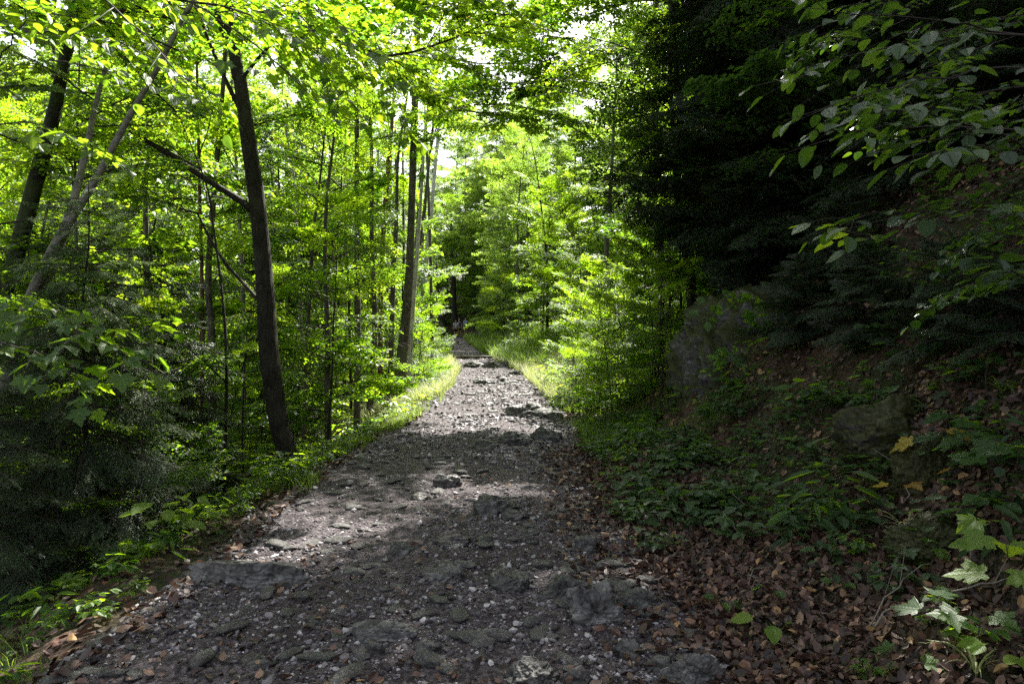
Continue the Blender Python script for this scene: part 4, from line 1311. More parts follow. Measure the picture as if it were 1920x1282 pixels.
near_branch(main_t, (560, 20), (700, 290), 7.0, 6.6, 30, 'maple', .13, seed=13, r=.008)
near_branch(main_t, (700, 60), (790, 340), 8.5, 8.2, 30, 'maple', .14, seed=14, r=.008)

r = random.Random(15)
for i in range(36):
    px, py = r.uniform(-40, 640), r.uniform(-60, 330)
    if 395 < px < 560 or 240 < px < 300: continue
    add_bough([lt, main_t, pt][i % 3], ['beech_near', 'maple_near', 'maple_near'][i % 3], at(px, py, r.uniform(5.5, 8.5)), r.uniform(3.6, 6.2), r.uniform(-.4, .1), r.uniform(.8, 1.15), force=True)
for i in range(16):
    px, py = r.uniform(-60, 330), r.uniform(380, 640)
    add_bough([lt, pt][i % 2], 'maple_near', at(px, py, r.uniform(6.0, 8.5)), r.uniform(-.6, 3.6), r.uniform(-.4, .1), r.uniform(.7, 1.0), force=True)

# ------------------------------------------------------------------ trees in the middle of the left side
MID = [
 # label, pixels, Y, widths, material, top, kinds
 ('thick dark trunk with flared foot at the bend of the left verge', [(748, 722), (757, 640), (766, 530), (770, 430), (774, 300), (779, 150), (783, 40)], 19, [30, 25, 21, 19, 17, 15, 12], 'bark_mid', 15),
 ('slim white trunk close right of the thick dark one', [(768, 705), (773, 600), (779, 520), (785, 430), (792, 330), (797, 230)], 20.5, [12, 11, 10, 9, 7, 5], 'bark_silver', 12),
 ('pale trunk leaning right beside the path further up', [(786, 640), (793, 560), (801, 470), (809, 390), (818, 290), (826, 190)], 31, [16, 13, 11, 10, 8, 6], 'bark_silver', 13),
 ('thin grey trunk between the white and the pale leaning ones', [(778, 635), (784, 560), (790, 480), (798, 380), (806, 290)], 33, [11, 9, 8, 7, 5], 'bark_pale', 14),
 ('thin grey stem just left of the pale leaning trunk', [(789, 625), (794, 550), (799, 460), (812, 360), (822, 260)], 36, [7, 6, 6, 5, 4], 'bark_pale', 14),
 ('grey mottled trunk standing straight left of the thin group', [(670, 735), (671, 640), (670, 520), (669, 400), (669, 250), (667, 100), (666, 10)], 17, [17, 15, 14, 13, 12, 11, 9], 'bark_mid', 14),
 ('dark trunk second from the straight grey one', [(697, 712), (703, 620), (700, 520), (697, 430), (697, 300), (690, 190)], 18, [16, 14, 12, 11, 10, 8], 'bark_mid', 13),
 ('reddish scaly trunk in the thin group', [(713, 700), (713, 600), (716, 500), (720, 420), (727, 330), (735, 230), (744, 120)], 22, [13, 12, 12, 12, 11, 9, 7], 'bark_red', 15),
 ('trunk with a dead knotted stub in the thin group', [(732, 690), (735, 600), (737, 520), (742, 440), (744, 380), (747, 290)], 20, [13, 12, 12, 11, 9, 7], 'bark_mid', 11),
 ('slender dark stem far left in the thin group', [(657, 700), (655, 600), (650, 470), (640, 350)], 19, [7, 6, 5, 4], 'bark_dark', 8),
 ('double thick grey trunk low at left behind the fir', [(395, 905), (397, 800), (398, 700), (396, 600), (392, 480)], 12, [24, 22, 20, 18, 15], 'bark_mid', 12),
 ('slim brown trunk left of the double grey trunk', [(376, 900), (378, 780), (380, 660), (379, 540)], 12.5, [12, 11, 10, 9], 'bark_red', 11),
 ('pale mottled trunk behind the dark leaning tree', [(456, 868), (457, 760), (457, 650), (455, 540), (450, 430)], 14.5, [14, 13, 12, 11, 9], 'bark_pale', 12),
 ('thin black sapling stem between fir and dark leaning tree', [(421, 900), (424, 780), (424, 650), (415, 540), (402, 440), (385, 340)], 9.0, [8, 7, 7, 6, 5, 4], 'bark_dark', 6),
 ('thin grey stem under the yellow leaves', [(145, 620), (144, 520), (143, 430), (139, 350)], 9.5, [9, 8, 7, 6], 'bark_mid', 7),
 ('slim grey trunk far behind the dark leaning tree', [(598, 705), (596, 600), (592, 480), (588, 350), (583, 220)], 24, [9, 9, 8, 7, 6], 'bark_mid', 13),
 ('grey trunk deep in the wood left of the straight one', [(630, 700), (628, 580), (629, 450), (627, 330), (622, 200)], 27, [8, 8, 7, 7, 6], 'bark_mid', 15),
 ('dark trunk deep in the wood at centre left', [(545, 700), (543, 560), (540, 420), (537, 280)], 28, [9, 8, 8, 7], 'bark_dark', 15),
 ('slim trunk deep in the left wood', [(345, 700), (343, 560), (340, 420), (335, 270)], 22, [11, 10, 9, 8], 'bark_mid', 14),
 ('leaning slim trunk deep in the left wood', [(255, 640), (265, 520), (282, 400), (300, 250)], 20, [12, 11, 10, 8], 'bark_mid', 14),
 ('slim dark trunk at the far left deep in the wood', [(90, 640), (95, 520), (92, 380), (98, 200)], 18, [12, 11, 10, 9], 'bark_dark', 13),
]
random.seed(21)
for i, (lab, pix, Y, w, m, top) in enumerate(MID):
    tr, pts, _ = polytree('broadleaf_tree', lab, 'tree', pix, Y, [q * .86 for q in w], M[m], group=None, top=top, sides=10)
    kinds = ['maple', 'beech'] if Y < 16 else ['maple', 'beech', 'far']
    crown(tr, pts, kinds, max(3.0, top * .3), top * .78, 8, .55, .95, seed=30 + i)
    if Y < 30: crown(tr, pts, ['maple', 'beech'], max(.8, pts[0].z + 1.0), top * .4, 4, .4, .7, seed=60 + i)
    twigs_from(tr, pts, max(.5, pts[0].z + .8), top * .5, 4, 1.3, 'twig_pale' if 'pale' in lab or 'dead' in lab else 'twig', seed=i)

r = random.Random(71)
for i in range(14):
    px = r.uniform(560, 830); Y = r.uniform(20, 38); ln = r.uniform(-18, 28)
    if Y * 1.0 < 24 and px > 800: px -= 40
    g0 = at(px, 700, Y); row = 641 - (H(g0.x, Y) - 1.6) / Y * 1280
    tr, pts, _ = polytree('slender_tree', 'thin straight stem in the cluster of slender trees left of the path', 'tree', [(px, row), (px + ln * .2, row - 130), (px + ln * .5, row - 290), (px + ln, row - 460)], Y,
                          [r.uniform(7, 10), 7.5, 6, 4.5], M[r.choice(['bark_mid', 'bark_pale', 'bark_dark'])], group='cluster of slender trees', top=r.uniform(10, 13), sides=7)
    crown(tr, pts, ['beech', 'maple'], 4.5, 10, 5, .45, .7, seed=400 + i)
# the three bent thin stems right of the thick dark trunk
random.seed(22)
for i, (lab, pix, Y, w) in enumerate([
    ('thin stem curving right between the pale trunks', [(785, 470), (795, 400), (805, 300), (815, 210), (822, 150)], 26, [7, 7, 6, 5, 4]),
    ('thin dark stem with a crooked foot by the pale trunks', [(775, 520), (783, 430), (787, 360), (797, 250), (806, 170)], 24, [8, 8, 7, 6, 4])]):
    tr, pts, _ = polytree('slender_tree', lab, 'tree', pix, Y, w, M['bark_mid'], top=11)
    crown(tr, pts, ['beech'], 6, 11, 8, .6, .8, seed=90 + i)

# ------------------------------------------------------------------ shared wood trees
def tree_parts(seed, Ht, kinds, n, rad, mat, z0=.25, smin=.8, smax=1.2, droop=0.1):
    """trunk mesh and list of branches, to be copied many times"""
    r = random.Random(seed)
    pts = [Vector((0, 0, -.5))]; d = Vector((r.gauss(0, .04), r.gauss(0, .04), 1))
    for k in range(7):
        d = (d + Vector((r.gauss(0, .05), r.gauss(0, .05), 0))); pts.append(pts[-1] + d.normalized() * (Ht + .5) / 7)
    me, Q = trunk_mesh(pts, [rad * (1.25 if k == 0 else 1 - .9 * k / 7) for k in range(8)], M[mat], 8, seed)
    Q = [Vector(q) for q in Q]
    br = []
    for i in range(n):
        f = (i + r.random()) / n; z = Ht * (z0 + (.98 - z0) * f)
        j = min(range(len(Q)), key=lambda q: abs(Q[q].z - z))
        br.append((r.choice(kinds), Q[j], i * 2.4 + r.uniform(-.4, .4), r.uniform(-droop, .35) + .5 * f, r.uniform(smin, smax) * (1 - .45 * f)))
    return me, br

def plant_tree(parts, name, label, cat, x, y, rz, sc, group, force=False, clear=True):
    g = Vector((x, y, H(x, y)))
    t = thing(name, label, cat, g, 0, 1, group)
    link('trunk', parts[0], t, Matrix.Rotation(rz, 4, 'Z') @ Matrix.Scale(sc, 4))
    rm = Matrix.Rotation(rz, 3, 'Z')
    for kind, p, az, pitch, s in parts[1]:
        add_bough(t, kind, g + rm @ (p * sc), az + rz, pitch, s * sc, force=force, clear=clear)
    return t

_cache = {}
def arrays(me):
    if me.name not in _cache:
        v = np.empty(len(me.vertices) * 3, np.float32); me.vertices.foreach_get('co', v)
        li = np.empty(len(me.loops), np.int32); me.loops.foreach_get('vertex_index', li)
        lt = np.empty(len(me.polygons), np.int32); me.polygons.foreach_get('loop_total', lt)
        r_ = np.empty(len(me.vertices), np.float32); me.attributes['rnd'].data.foreach_get('value', r_)
        _cache[me.name] = (v.reshape(-1, 3), li, lt, r_)
    return _cache[me.name]
def bake_into(acc, me, m, shift=0, thick=False):
    v, li, lt, r_ = arrays(me); A_ = np.array(m)
    if thick:       # only the boughs and side shoots, not the finest twigs
        st = np.concatenate([[0], np.cumsum(lt)[:-1]]); kp = r_[li[st]] < .45
        li = li[np.repeat(kp, lt)]; lt = lt[kp]
    acc.add(v @ A_[:3, :3].T + A_[:3, 3], li, lt, np.clip(r_ * .8 + shift, 0, 1))
def baked(parts, seed, leafmat):
    r = random.Random(seed); W = Acc(); F = Acc()
    for kind, p, az, pitch, s_ in parts[1]:
        b = B[kind][r.randrange(3)]
        rot = (Matrix.Rotation(az, 3, 'Z') @ Matrix.Rotation(-pitch, 3, 'Y') @ Matrix.Rotation(r.uniform(-.3, .3), 3, 'X')).to_quaternion()
        m = Matrix.LocRotScale(p, rot, Vector((s_, s_, s_)))
        bake_into(W, b[0], m, 0, True); bake_into(F, b[1], m, r.uniform(0, .25))
    return parts[0], W.mesh('limbs', M['twig']), F.mesh('crown', M[leafmat])
def plant_baked(bk, name, label, cat, x, y, rz, sc, group, dz=0):
    t = thing(name, label, cat, (x, y, H(x, y) + dz), rz, sc, group)
    link('trunk', bk[0], t); link('limbs', bk[1], t); link('crown', bk[2], t, kind='stuff')
    return t

random.seed(5)
WOOD = [tree_parts(1, 15, ['maple', 'beech'], 24, .13, 'bark_mid'), tree_parts(2, 12, ['maple'], 20, .10, 'bark_dark', .2),
        tree_parts(3, 17, ['beech', 'far'], 26, .16, 'bark_mid', .3), tree_parts(4, 9, ['beech'], 18, .07, 'bark_pale', .15, .6, .9)]
FAR = [baked(tree_parts(11, 18, ['far'], 40, .18, 'bark_mid', .08, .9, 1.35), 1, 'leaf_far'), baked(tree_parts(12, 14, ['far'], 34, .14, 'bark_dark', .05, .8, 1.25), 2, 'leaf_far'),
       baked(tree_parts(13, 21, ['far'], 46, .2, 'bark_mid', .1, .9, 1.4), 3, 'leaf_far')]
MIDB = [baked(tree_parts(14, 9, ['maple', 'beech'], 26, .07, 'bark_mid', .06, .55, .95), 4, 'leaf'), baked(tree_parts(15, 6.5, ['maple'], 22, .05, 'bark_dark', .04, .5, .8), 5, 'leaf'),
        baked(tree_parts(16, 12, ['beech', 'maple'], 34, .10, 'bark_mid', .1, .7, 1.1), 6, 'leaf')]
DARKB = [baked(tree_parts(31, 8, ['beech', 'maple'], 40, .06, 'bark_dark', .12, .55, .95), 14, 'leaf_dark'), baked(tree_parts(32, 11, ['beech'], 44, .08, 'bark_dark', .2, .6, 1.0), 15, 'leaf_dark')]
BUSH = [baked(tree_parts(17, 2.2, ['maple', 'beech'], 11, .015, 'bark_dark', .03, .28, .5), 7, 'leaf'), baked(tree_parts(18, 1.5, ['beech'], 9, .012, 'bark_dark', .03, .22, .4), 8, 'leaf'),
        baked(tree_parts(19, 3.2, ['beech', 'maple'], 15, .02, 'bark_dark', .03, .35, .6), 9, 'leaf')]
SAP = [tree_parts(21, 4.0, ['maple'], 9, .025, 'bark_dark', .2, .4, .6), tree_parts(22, 3.2, ['beech'], 8, .02, 'bark_dark', .15, .35, .55),
       tree_parts(23, 2.4, ['beech', 'maple'], 7, .016, 'bark_dark', .15, .3, .45)]

def on_side(side, y, e): return float(Cx(y)) + (float(Wr(y)) + e if side > 0 else -float(Wl(y)) - e)
# left wood
spots = []
r = random.Random(77)
def free(x, y, d):
    return all((x - a) ** 2 + (y - b) ** 2 > d * d for a, b in spots)
def sprinkle(n, side, y0, y1, e0, e1, fn, d, lim=.9, pw=1.0, gap=False):
    c = 0; tries = 0
    while c < n and tries < n * 60:
        tries += 1
        y = y0 + (y1 - y0) * r.random() ** pw; x = on_side(side, y, r.uniform(e0, e1))
        if abs(x / y) > lim or not free(x, y, d): continue
        px = 960 + x / y * 1280
        if (640 < px < 850 and y < 21) or (500 < px < 640 and y < 12) or (815 < px < 900 and y < 69): continue
        if gap:
            if any(blocks_gap(Vector((x, y, H(x, y) + gap * k_)), .3) for k_ in (.35, .6, .9, 1.2)): continue
        spots.append((x, y)); c += 1
        fn(x, y)
U = lambda a, b: r.uniform(a, b)
sprinkle(4, -1, 18, 30, 3.2, 12, lambda x, y: plant_tree(r.choice(WOOD), 'broadleaf_tree', 'leafy tree of the wood on the slope left of the path', 'tree', x, y, U(0, 6.28), U(.8, 1.1), 'trees of the left wood'), 1.9)
sprinkle(17, -1, 13, 34, 1.6, 18, lambda x, y: plant_baked(r.choice(MIDB), 'young_tree', 'young leafy tree filling the left wood', 'tree', x, y, U(0, 6.28), U(.8, 1.2), 'young trees of the left wood'), 1.3, gap=8)
sprinkle(40, -1, 32, 110, 1.2, 80, lambda x, y: plant_baked(r.choice(FAR), 'broadleaf_tree', 'distant leafy tree beyond the left wood', 'tree', x, y, U(0, 6.28), U(.75, 1.1), 'distant trees at left', -U(0, 1.0)), 2.6, pw=1.5)
sprinkle(22, -1, 9, 22, .9, 7, lambda x, y: plant_tree(r.choice(SAP), 'sapling', 'thin leafy sapling in the undergrowth left of the path', 'sapling', x, y, U(0, 6.28), U(.8, 1.3), 'saplings left of the path'), .7)
sprinkle(60, -1, 9.5, 40, .7, 14, lambda x, y: plant_baked(r.choice(BUSH), 'shrub', 'leafy shrub on the slope left of the path', 'shrub', x, y, U(0, 6.28), U(.7, 1.3), 'shrubs left of the path'), .8)
for i, (px, y, k, sc) in enumerate([(1090, 12.4, 1, .9), (1120, 13.4, 0, 1.0), (1075, 15.0, 1, 1.0), (1110, 16.5, 2, .75), (1150, 12.0, 0, 1.1), (1190, 12.6, 2, .8), (1165, 14.5, 2, .9), (1225, 13.2, 2, .9), (1070, 18.5, 0, 1.2),
                                    (1130, 19.5, 2, 1.0), (1210, 16.0, 2, 1.0), (1100, 24, 2, 1.1), (1240, 11.6, 0, 1.0), (1170, 11.2, 1, 1.0)]):
    plant_baked(BUSH[k], 'shrub', 'bright leafy shrub spilling toward the path beyond the rock face', 'shrub', (px - 960) / 1280 * y, y, i * 1.1, sc, 'bright shrubs beyond the rock face')
for i, (px, y, k, sc) in enumerate([(1240, 17.5, 1, 1.0), (1275, 14.0, 1, .7), (1210, 26, 0, 1.0)]):
    plant_baked(MIDB[k], 'young_tree', 'leafy young tree filling the gap between the rock face and the path', 'tree', (px - 960) / 1280 * y, y, i * 2.3, sc, 'young trees behind the rock face')
for i, (px, y, k, sc) in enumerate([(1230, 50, 2, 1.1), (1150, 64, 2, 1.15), (690, 52, 2, 1.0)]):
    plant_baked(FAR[k], 'broadleaf_tree', 'tall pale leafed tree closing the gap above the path', 'tree', (px - 960) / 1280 * y, y, i * 1.3, sc, 'tall trees closing the gap above the path')
for i, (px, y, k) in enumerate([(-60, 27, 2), (30, 31, 0), (110, 36, 2), (190, 30, 2), (270, 37, 0), (350, 33, 2), (430, 42, 2), (-30, 38, 2), (560, 46, 2), (640, 50, 2)]):
    plant_baked(FAR[k], 'broadleaf_tree', 'tall leafy tree rising on the slope beyond the left wood', 'tree', (px - 960) / 1280 * y, y, i * 1.7, 1.0 + .05 * (i % 4), 'tall trees beyond the left wood', .5)
for i, (px, y, k) in enumerate([(-40, 15, 2), (60, 19, 2), (-10, 24, 2), (140, 26, 2), (40, 31, 2), (230, 33, 2), (-60, 20, 0), (110, 14, 1)]):
    plant_baked(MIDB[k], 'young_tree', 'leafy tree closing the view at the far left edge', 'tree', (px - 960) / 1280 * y, y, i * 2.1, 1.0 + .04 * i, 'trees at the far left edge', .5)
# right side beyond the outcrop: overhanging broadleaf trees
for i, (x, y, k, sc, lab) in enumerate([
    (3.4, 16.0, 0, .75, 'leafy tree overhanging the path beyond the rock face'), (4.4, 19.5, 1, .85, 'second leafy tree beyond the rock face with lit outer leaves'),
    (3.6, 25, 0, .9, 'tree with bright layered leaves hanging toward the path'), (5.5, 30, 2, .9, 'tall tree right of the path in the sunlit gap'),
    (1.8, 36, 1, .9, 'leafy tree at the right verge halfway to the hikers'), (.6, 44, 2, .8, 'dense tree on the right verge near the dark bend'),
    (7.2, 23, 2, 1.0, 'tall tree behind the overhanging ones on the right slope')]):
    plant_tree(WOOD[k], 'broadleaf_tree', lab, 'tree', x, y, i * 1.3, sc, None)
sprinkle(26, 1, 13, 40, 1.6, 14, lambda x, y: plant_baked(r.choice(MIDB), 'young_tree', 'young leafy tree on the slope right of the path', 'tree', x, y, U(0, 6.28), U(.8, 1.2), 'young trees on the right slope'), 1.3, gap=8)
sprinkle(16, 1, 12.5, 30, 1.2, 5, lambda x, y: plant_tree(r.choice(SAP), 'sapling', 'leafy sapling on the right slope beyond the rock face', 'sapling', x, y, U(0, 6.28), U(.8, 1.4), 'saplings on the right slope'), .8)
sprinkle(60, 1, 12.5, 55, 1.0, 12, lambda x, y: plant_baked(r.choice(BUSH), 'shrub', 'leafy shrub on the slope right of the path', 'shrub', x, y, U(0, 6.28), U(.7, 1.4), 'shrubs right of the path'), .8)
sprinkle(44, 1, 33, 110, 1.5, 60, lambda x, y: plant_baked(r.choice(FAR), 'broadleaf_tree', 'distant leafy tree on the rising slope at right', 'tree', x, y, U(0, 6.28), U(.85, 1.2), 'distant trees at right'), 2.6, pw=1.5)
for i, (px, y, k, sc) in enumerate([(880, 96, 2, 1.25), (930, 88, 2, 1.2), (980, 84, 2, 1.2), (1030, 72, 2, 1.1), (1080, 66, 0, 1.2), (850, 104, 2, 1.3), (1000, 100, 2, 1.4)]):
    plant_baked(FAR[k], 'broadleaf_tree', 'tall pale green tree rising behind the far bend', 'tree', (px - 960) / 1280 * y, y, i * 1.9, sc, 'tall trees behind the far bend')
# dark close growth round the bend
for i, (x, y, sc) in enumerate([(-.2, 52, .7), (-1.0, 60, .75), (-1.6, 67, .55), (1.2, 49, .8), (-.6, 56, .6), (-11.0, 70, .5), (-12.6, 62, .7), (-4.0, 74, .6), (-3.0, 79, .9)]):
    plant_baked(FAR[i % 3], 'broadleaf_tree', 'dense dark tree crowding the far bend of the path', 'tree', x, y, i * 1.7, sc, 'trees crowding the far bend')
for i, (px, y, sc) in enumerate([(800, 88, 1.0), (840, 92, 1.1), (870, 84, .9), (905, 80, 1.0), (940, 76, 1.0), (760, 96, 1.1), (980, 90, 1.1), (720, 84, 1.0), (890, 104, 1.2)]):
    x = (px - 960) / 1280 * y
    plant_baked(FAR[i % 3], 'broadleaf_tree', 'dark tree closing the view behind the bend', 'tree', x, y, i * 1.1, sc, 'trees behind the bend')

# ------------------------------------------------------------------ firs
def fir(label, x, y, Ht, kind, rad, n, s0, s1, seed, mat='bark_dark', z0=.05, name='fir_tree', pitch=(-.35, .0), clear=True, force=True, cull=None):
    g = Vector((x, y, H(x, y))); r = random.Random(seed)
    t = thing(name, label, 'conifer', g)
    pts = [Vector((0, 0, -.3))] + [Vector((r.gauss(0, .03), r.gauss(0, .03), Ht * k / 6)) for k in range(1, 7)]
    me, Q = trunk_mesh(pts, [rad * (1 - .93 * k / 6) for k in range(7)], M[mat], 8, seed)
    link('trunk', me, t)
    for i in range(n):
        f = (i + r.random()) / n
        z = Ht * (z0 + (1 - z0) * f)
        s = (s1 + (s0 - s1) * (1 - f) ** .8) * r.uniform(.8, 1.15)
        P = g + Vector((0, 0, z)); az = i * 2.4 + r.uniform(-.3, .3)
        if cull and cull(P + Vector((math.cos(az), math.sin(az), 0)) * s): continue
        add_bough(t, kind, P, az, r.uniform(*pitch) + .5 * f * f, s, force=force, clear=clear)
    return t
random.seed(31)
gl = at(165, 1000, 6.6)
fir('young fir with silvery drooping sprays at the lower left', gl.x, 6.6, 3.9, 'fir_grey', .035, 100, .95, .2, 1, clear=False)
fir('second young fir pressed behind the silvery one', at(60, 900, 7.8).x, 7.8, 4.2, 'fir_grey', .04, 80, 1.0, .2, 2, clear=False)
fir('small dark fir between the silvery fir and the grey trunks', at(300, 900, 8.8).x, 8.8, 3.6, 'fir', .035, 80, .75, .15, 3, clear=False)
fir('low fir at the far left edge of the picture', at(-40, 900, 5.6).x, 5.6, 2.6, 'fir_grey', .03, 60, .8, .2, 4, clear=False)
for i, (px, Y, k) in enumerate([(30, 6.0, 1), (110, 7.4, 0), (215, 7.0, 2), (290, 8.2, 0), (350, 8.6, 2), (-30, 7.0, 0), (240, 6.2, 2)]):
    x = (px - 960) / 1280 * Y
    plant_tree(SAP[k], 'sapling', ['leafy sapling before the silvery fir at the far left', 'taller sapling rising through the silvery fir', 'small sapling right of the silvery fir trunk', 'sapling between the firs and the grey trunks',
        'small leafy sapling beside the black sapling stem', 'sapling cut by the left edge of the picture', 'lowest sapling in front of the silvery fir'][i], 'sapling', x, Y, i * 1.3, [.85, .9, .9, .8, .8, .9, .7][i], None, clear=False)
# the dark mass on the right
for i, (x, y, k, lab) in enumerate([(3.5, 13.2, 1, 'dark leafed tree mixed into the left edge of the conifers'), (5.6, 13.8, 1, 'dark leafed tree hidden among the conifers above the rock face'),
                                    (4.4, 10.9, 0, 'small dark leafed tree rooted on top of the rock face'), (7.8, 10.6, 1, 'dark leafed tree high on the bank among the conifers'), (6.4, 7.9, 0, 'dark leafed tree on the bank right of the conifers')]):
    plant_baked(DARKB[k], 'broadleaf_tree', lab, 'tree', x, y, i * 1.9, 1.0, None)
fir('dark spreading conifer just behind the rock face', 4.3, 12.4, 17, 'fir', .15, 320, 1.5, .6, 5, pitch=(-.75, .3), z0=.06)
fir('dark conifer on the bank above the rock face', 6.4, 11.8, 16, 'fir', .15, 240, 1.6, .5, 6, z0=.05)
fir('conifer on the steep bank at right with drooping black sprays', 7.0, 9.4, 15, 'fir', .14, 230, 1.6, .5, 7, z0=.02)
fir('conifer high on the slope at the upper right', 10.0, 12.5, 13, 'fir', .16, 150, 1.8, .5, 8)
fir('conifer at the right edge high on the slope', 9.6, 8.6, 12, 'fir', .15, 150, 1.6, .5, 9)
for i, (lab, px, py, h_, n_, s_) in enumerate([('small dark needled bush at the right end of the rock face', 1500, 640, .9, 50, .38), ('dark low bush above the mossy boulder', 1640, 640, .8, 50, .36),
    ('dark trailing bush at the right above the silvery bramble', 1790, 640, .8, 46, .34), ('dark needled bush higher on the bank beside the rock', 1580, 540, 1.1, 56, .42), ('low bush sprawling at the right edge of the bank', 1890, 660, .6, 40, .3)]):
    q = hit(px, py)
    fir(lab, q.x, q.y, h_, 'fir', .015, n_, s_, .15, 70 + i, name='yew_bush', pitch=(-.5, .2), z0=.05, clear=False)
for i, (lab, x, y, h_, n_, s_) in enumerate([('low dark yew like bush hanging over the right part of the rock face', 5.0, 8.4, 2.2, 70, .75), ('low dark needled bush on the bank above the mossy boulder', 5.3, 6.9, 1.9, 60, .7),
    ('spreading needled bush near the right edge of the bank', 6.3, 6.6, 2.2, 60, .8), ('dark needled bush on top of the rock face', 4.2, 10.6, 3.4, 90, .85), ('low needled bush at the upper end of the rock face', 5.9, 9.4, 2.6, 70, .9)]):
    fir(lab, x, y, h_, 'fir', .03, n_, s_, .25, 50 + i, name='yew_bush', pitch=(-.5, .1), z0=.1, clear=False)
for i, (px, py) in enumerate([(1310, 600), (1360, 585), (1420, 600), (1470, 640), (1390, 700), (1330, 690), (1450, 720), (1500, 700)]):
    p = at(px, py, 9.2 - .25 * (i % 3)); t = thing('hanging_plant', ['dark leafy plant hanging over the left corner of the rock face', 'dark leafy plant trailing from the top of the rock face', 'leafy clump on the brow of the rock face',
        'leafy clump right of the brow of the rock face', 'small plant rooted halfway up the rock face', 'small plant in a crack at the left of the rock face', 'plant in the right crack of the rock face', 'plant at the right end of the rock face'][i], 'plant', p, i * 1.3, 1.0)
    st_, lv_ = PP[[1, 4, 5, 1, 0, 4, 1, 5][i]]
    m_ = Matrix.Rotation(R(65), 4, 'X') @ Matrix.Scale(1.5, 4)
    link('stem', st_, t, m_); link('leaves', lv_, t, m_, 'stuff')
fir('dark conifer in the wood behind the left saplings', -9.5, 17, 9, 'fir', .12, 100, 1.5, .4, 10)
fir('dark conifer deep behind the straight grey trunk', -9.2, 27, 13, 'fir', .15, 80, 1.9, .5, 11)
fir('dark conifer across the bend left of the hikers', -12.5, 60, 13, 'fir', .2, 70, 2.6, .8, 12)
fir('dark conifer beside the hikers at the bend', 1.5, 62, 12, 'fir', .2, 70, 2.4, .8, 13)
fir('conifer in the upper slope behind the rock face', 9.5, 17.5, 13, 'fir', .16, 120, 1.9, .5, 14)

# layered beech branches reaching in from the right bank
random.seed(41)
rb, rbp, _ = polytree('beech_tree', 'beech on the right bank with layered leafy branches', 'tree',
                 [(2040, 560), (2010, 300), (1985, 100), (1970, -60)], 6.2, [34, 32, 30, 28], M['bark_mid'], top=9)
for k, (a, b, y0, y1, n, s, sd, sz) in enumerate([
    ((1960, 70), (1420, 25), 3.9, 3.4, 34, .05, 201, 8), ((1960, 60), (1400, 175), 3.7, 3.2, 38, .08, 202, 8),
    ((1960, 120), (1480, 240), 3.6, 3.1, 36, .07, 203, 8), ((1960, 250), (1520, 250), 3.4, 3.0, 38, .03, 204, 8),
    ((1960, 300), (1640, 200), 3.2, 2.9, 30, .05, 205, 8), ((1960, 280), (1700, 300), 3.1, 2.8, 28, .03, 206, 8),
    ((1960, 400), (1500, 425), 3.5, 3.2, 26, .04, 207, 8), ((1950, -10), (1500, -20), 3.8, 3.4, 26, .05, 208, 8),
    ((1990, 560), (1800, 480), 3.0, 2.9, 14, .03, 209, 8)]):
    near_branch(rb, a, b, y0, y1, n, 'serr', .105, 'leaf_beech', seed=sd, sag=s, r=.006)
s2 = near_branch(rb, (1720, 470), (1500, 425), 3.6, 3.4, 8, 'serr', .10, 'leaf_lime', seed=211, sag=.03, r=.004, subs=1)
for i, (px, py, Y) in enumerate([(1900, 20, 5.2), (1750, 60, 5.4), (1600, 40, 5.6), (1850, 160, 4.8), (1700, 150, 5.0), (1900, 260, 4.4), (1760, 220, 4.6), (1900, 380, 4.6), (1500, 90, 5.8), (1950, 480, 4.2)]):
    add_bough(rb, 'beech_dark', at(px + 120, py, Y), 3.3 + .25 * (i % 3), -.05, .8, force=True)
crown(rb, rbp, ['beech'], 4.5, 9, 12, .8, 1.1, seed=99)
r = random.Random(8)
for i in range(84):      # loose boughs added along the sun's rays to shade near path and bank
    gx, gy, hh = r.uniform(-3.2, 4.2), r.uniform(2.6, 10.0), r.uniform(6.2, 10.5)
    if (gx - 2.1) ** 2 + (gy - 2.8) ** 2 < 1.2: continue
    P = Vector((gx, gy, .2)) + SUN * (hh / SUN.z)
    par, kd = (main_t, 'maple') if P.x < .6 else (rb, 'beech')
    add_bough(par, kd, P - Vector((0, 0, .1)), (r.uniform(-1.0, .8) if P.x < .6 else r.uniform(2.4, 4.0)), r.uniform(-.15, .2), r.uniform(.65, .95), force=True, clear=False)
# two trunks at the top right corner
for i, (lab, pix, Y, w) in enumerate([('grey trunk at the top right corner', [(1850, 90), (1845, 30), (1835, -60)], 10.5, [42, 40, 36]),
                                   ('second grey trunk right beside the corner one', [(1895, 110), (1888, 30), (1880, -60)], 10.0, [34, 32, 30])]):
    tr, pts, _ = polytree('broadleaf_tree', lab, 'tree', pix, Y, w, M['bark_mid'], top=15)
    crown(tr, pts, ['beech', 'maple'], 9, 15, 12, .9, 1.2, seed=120 + i)
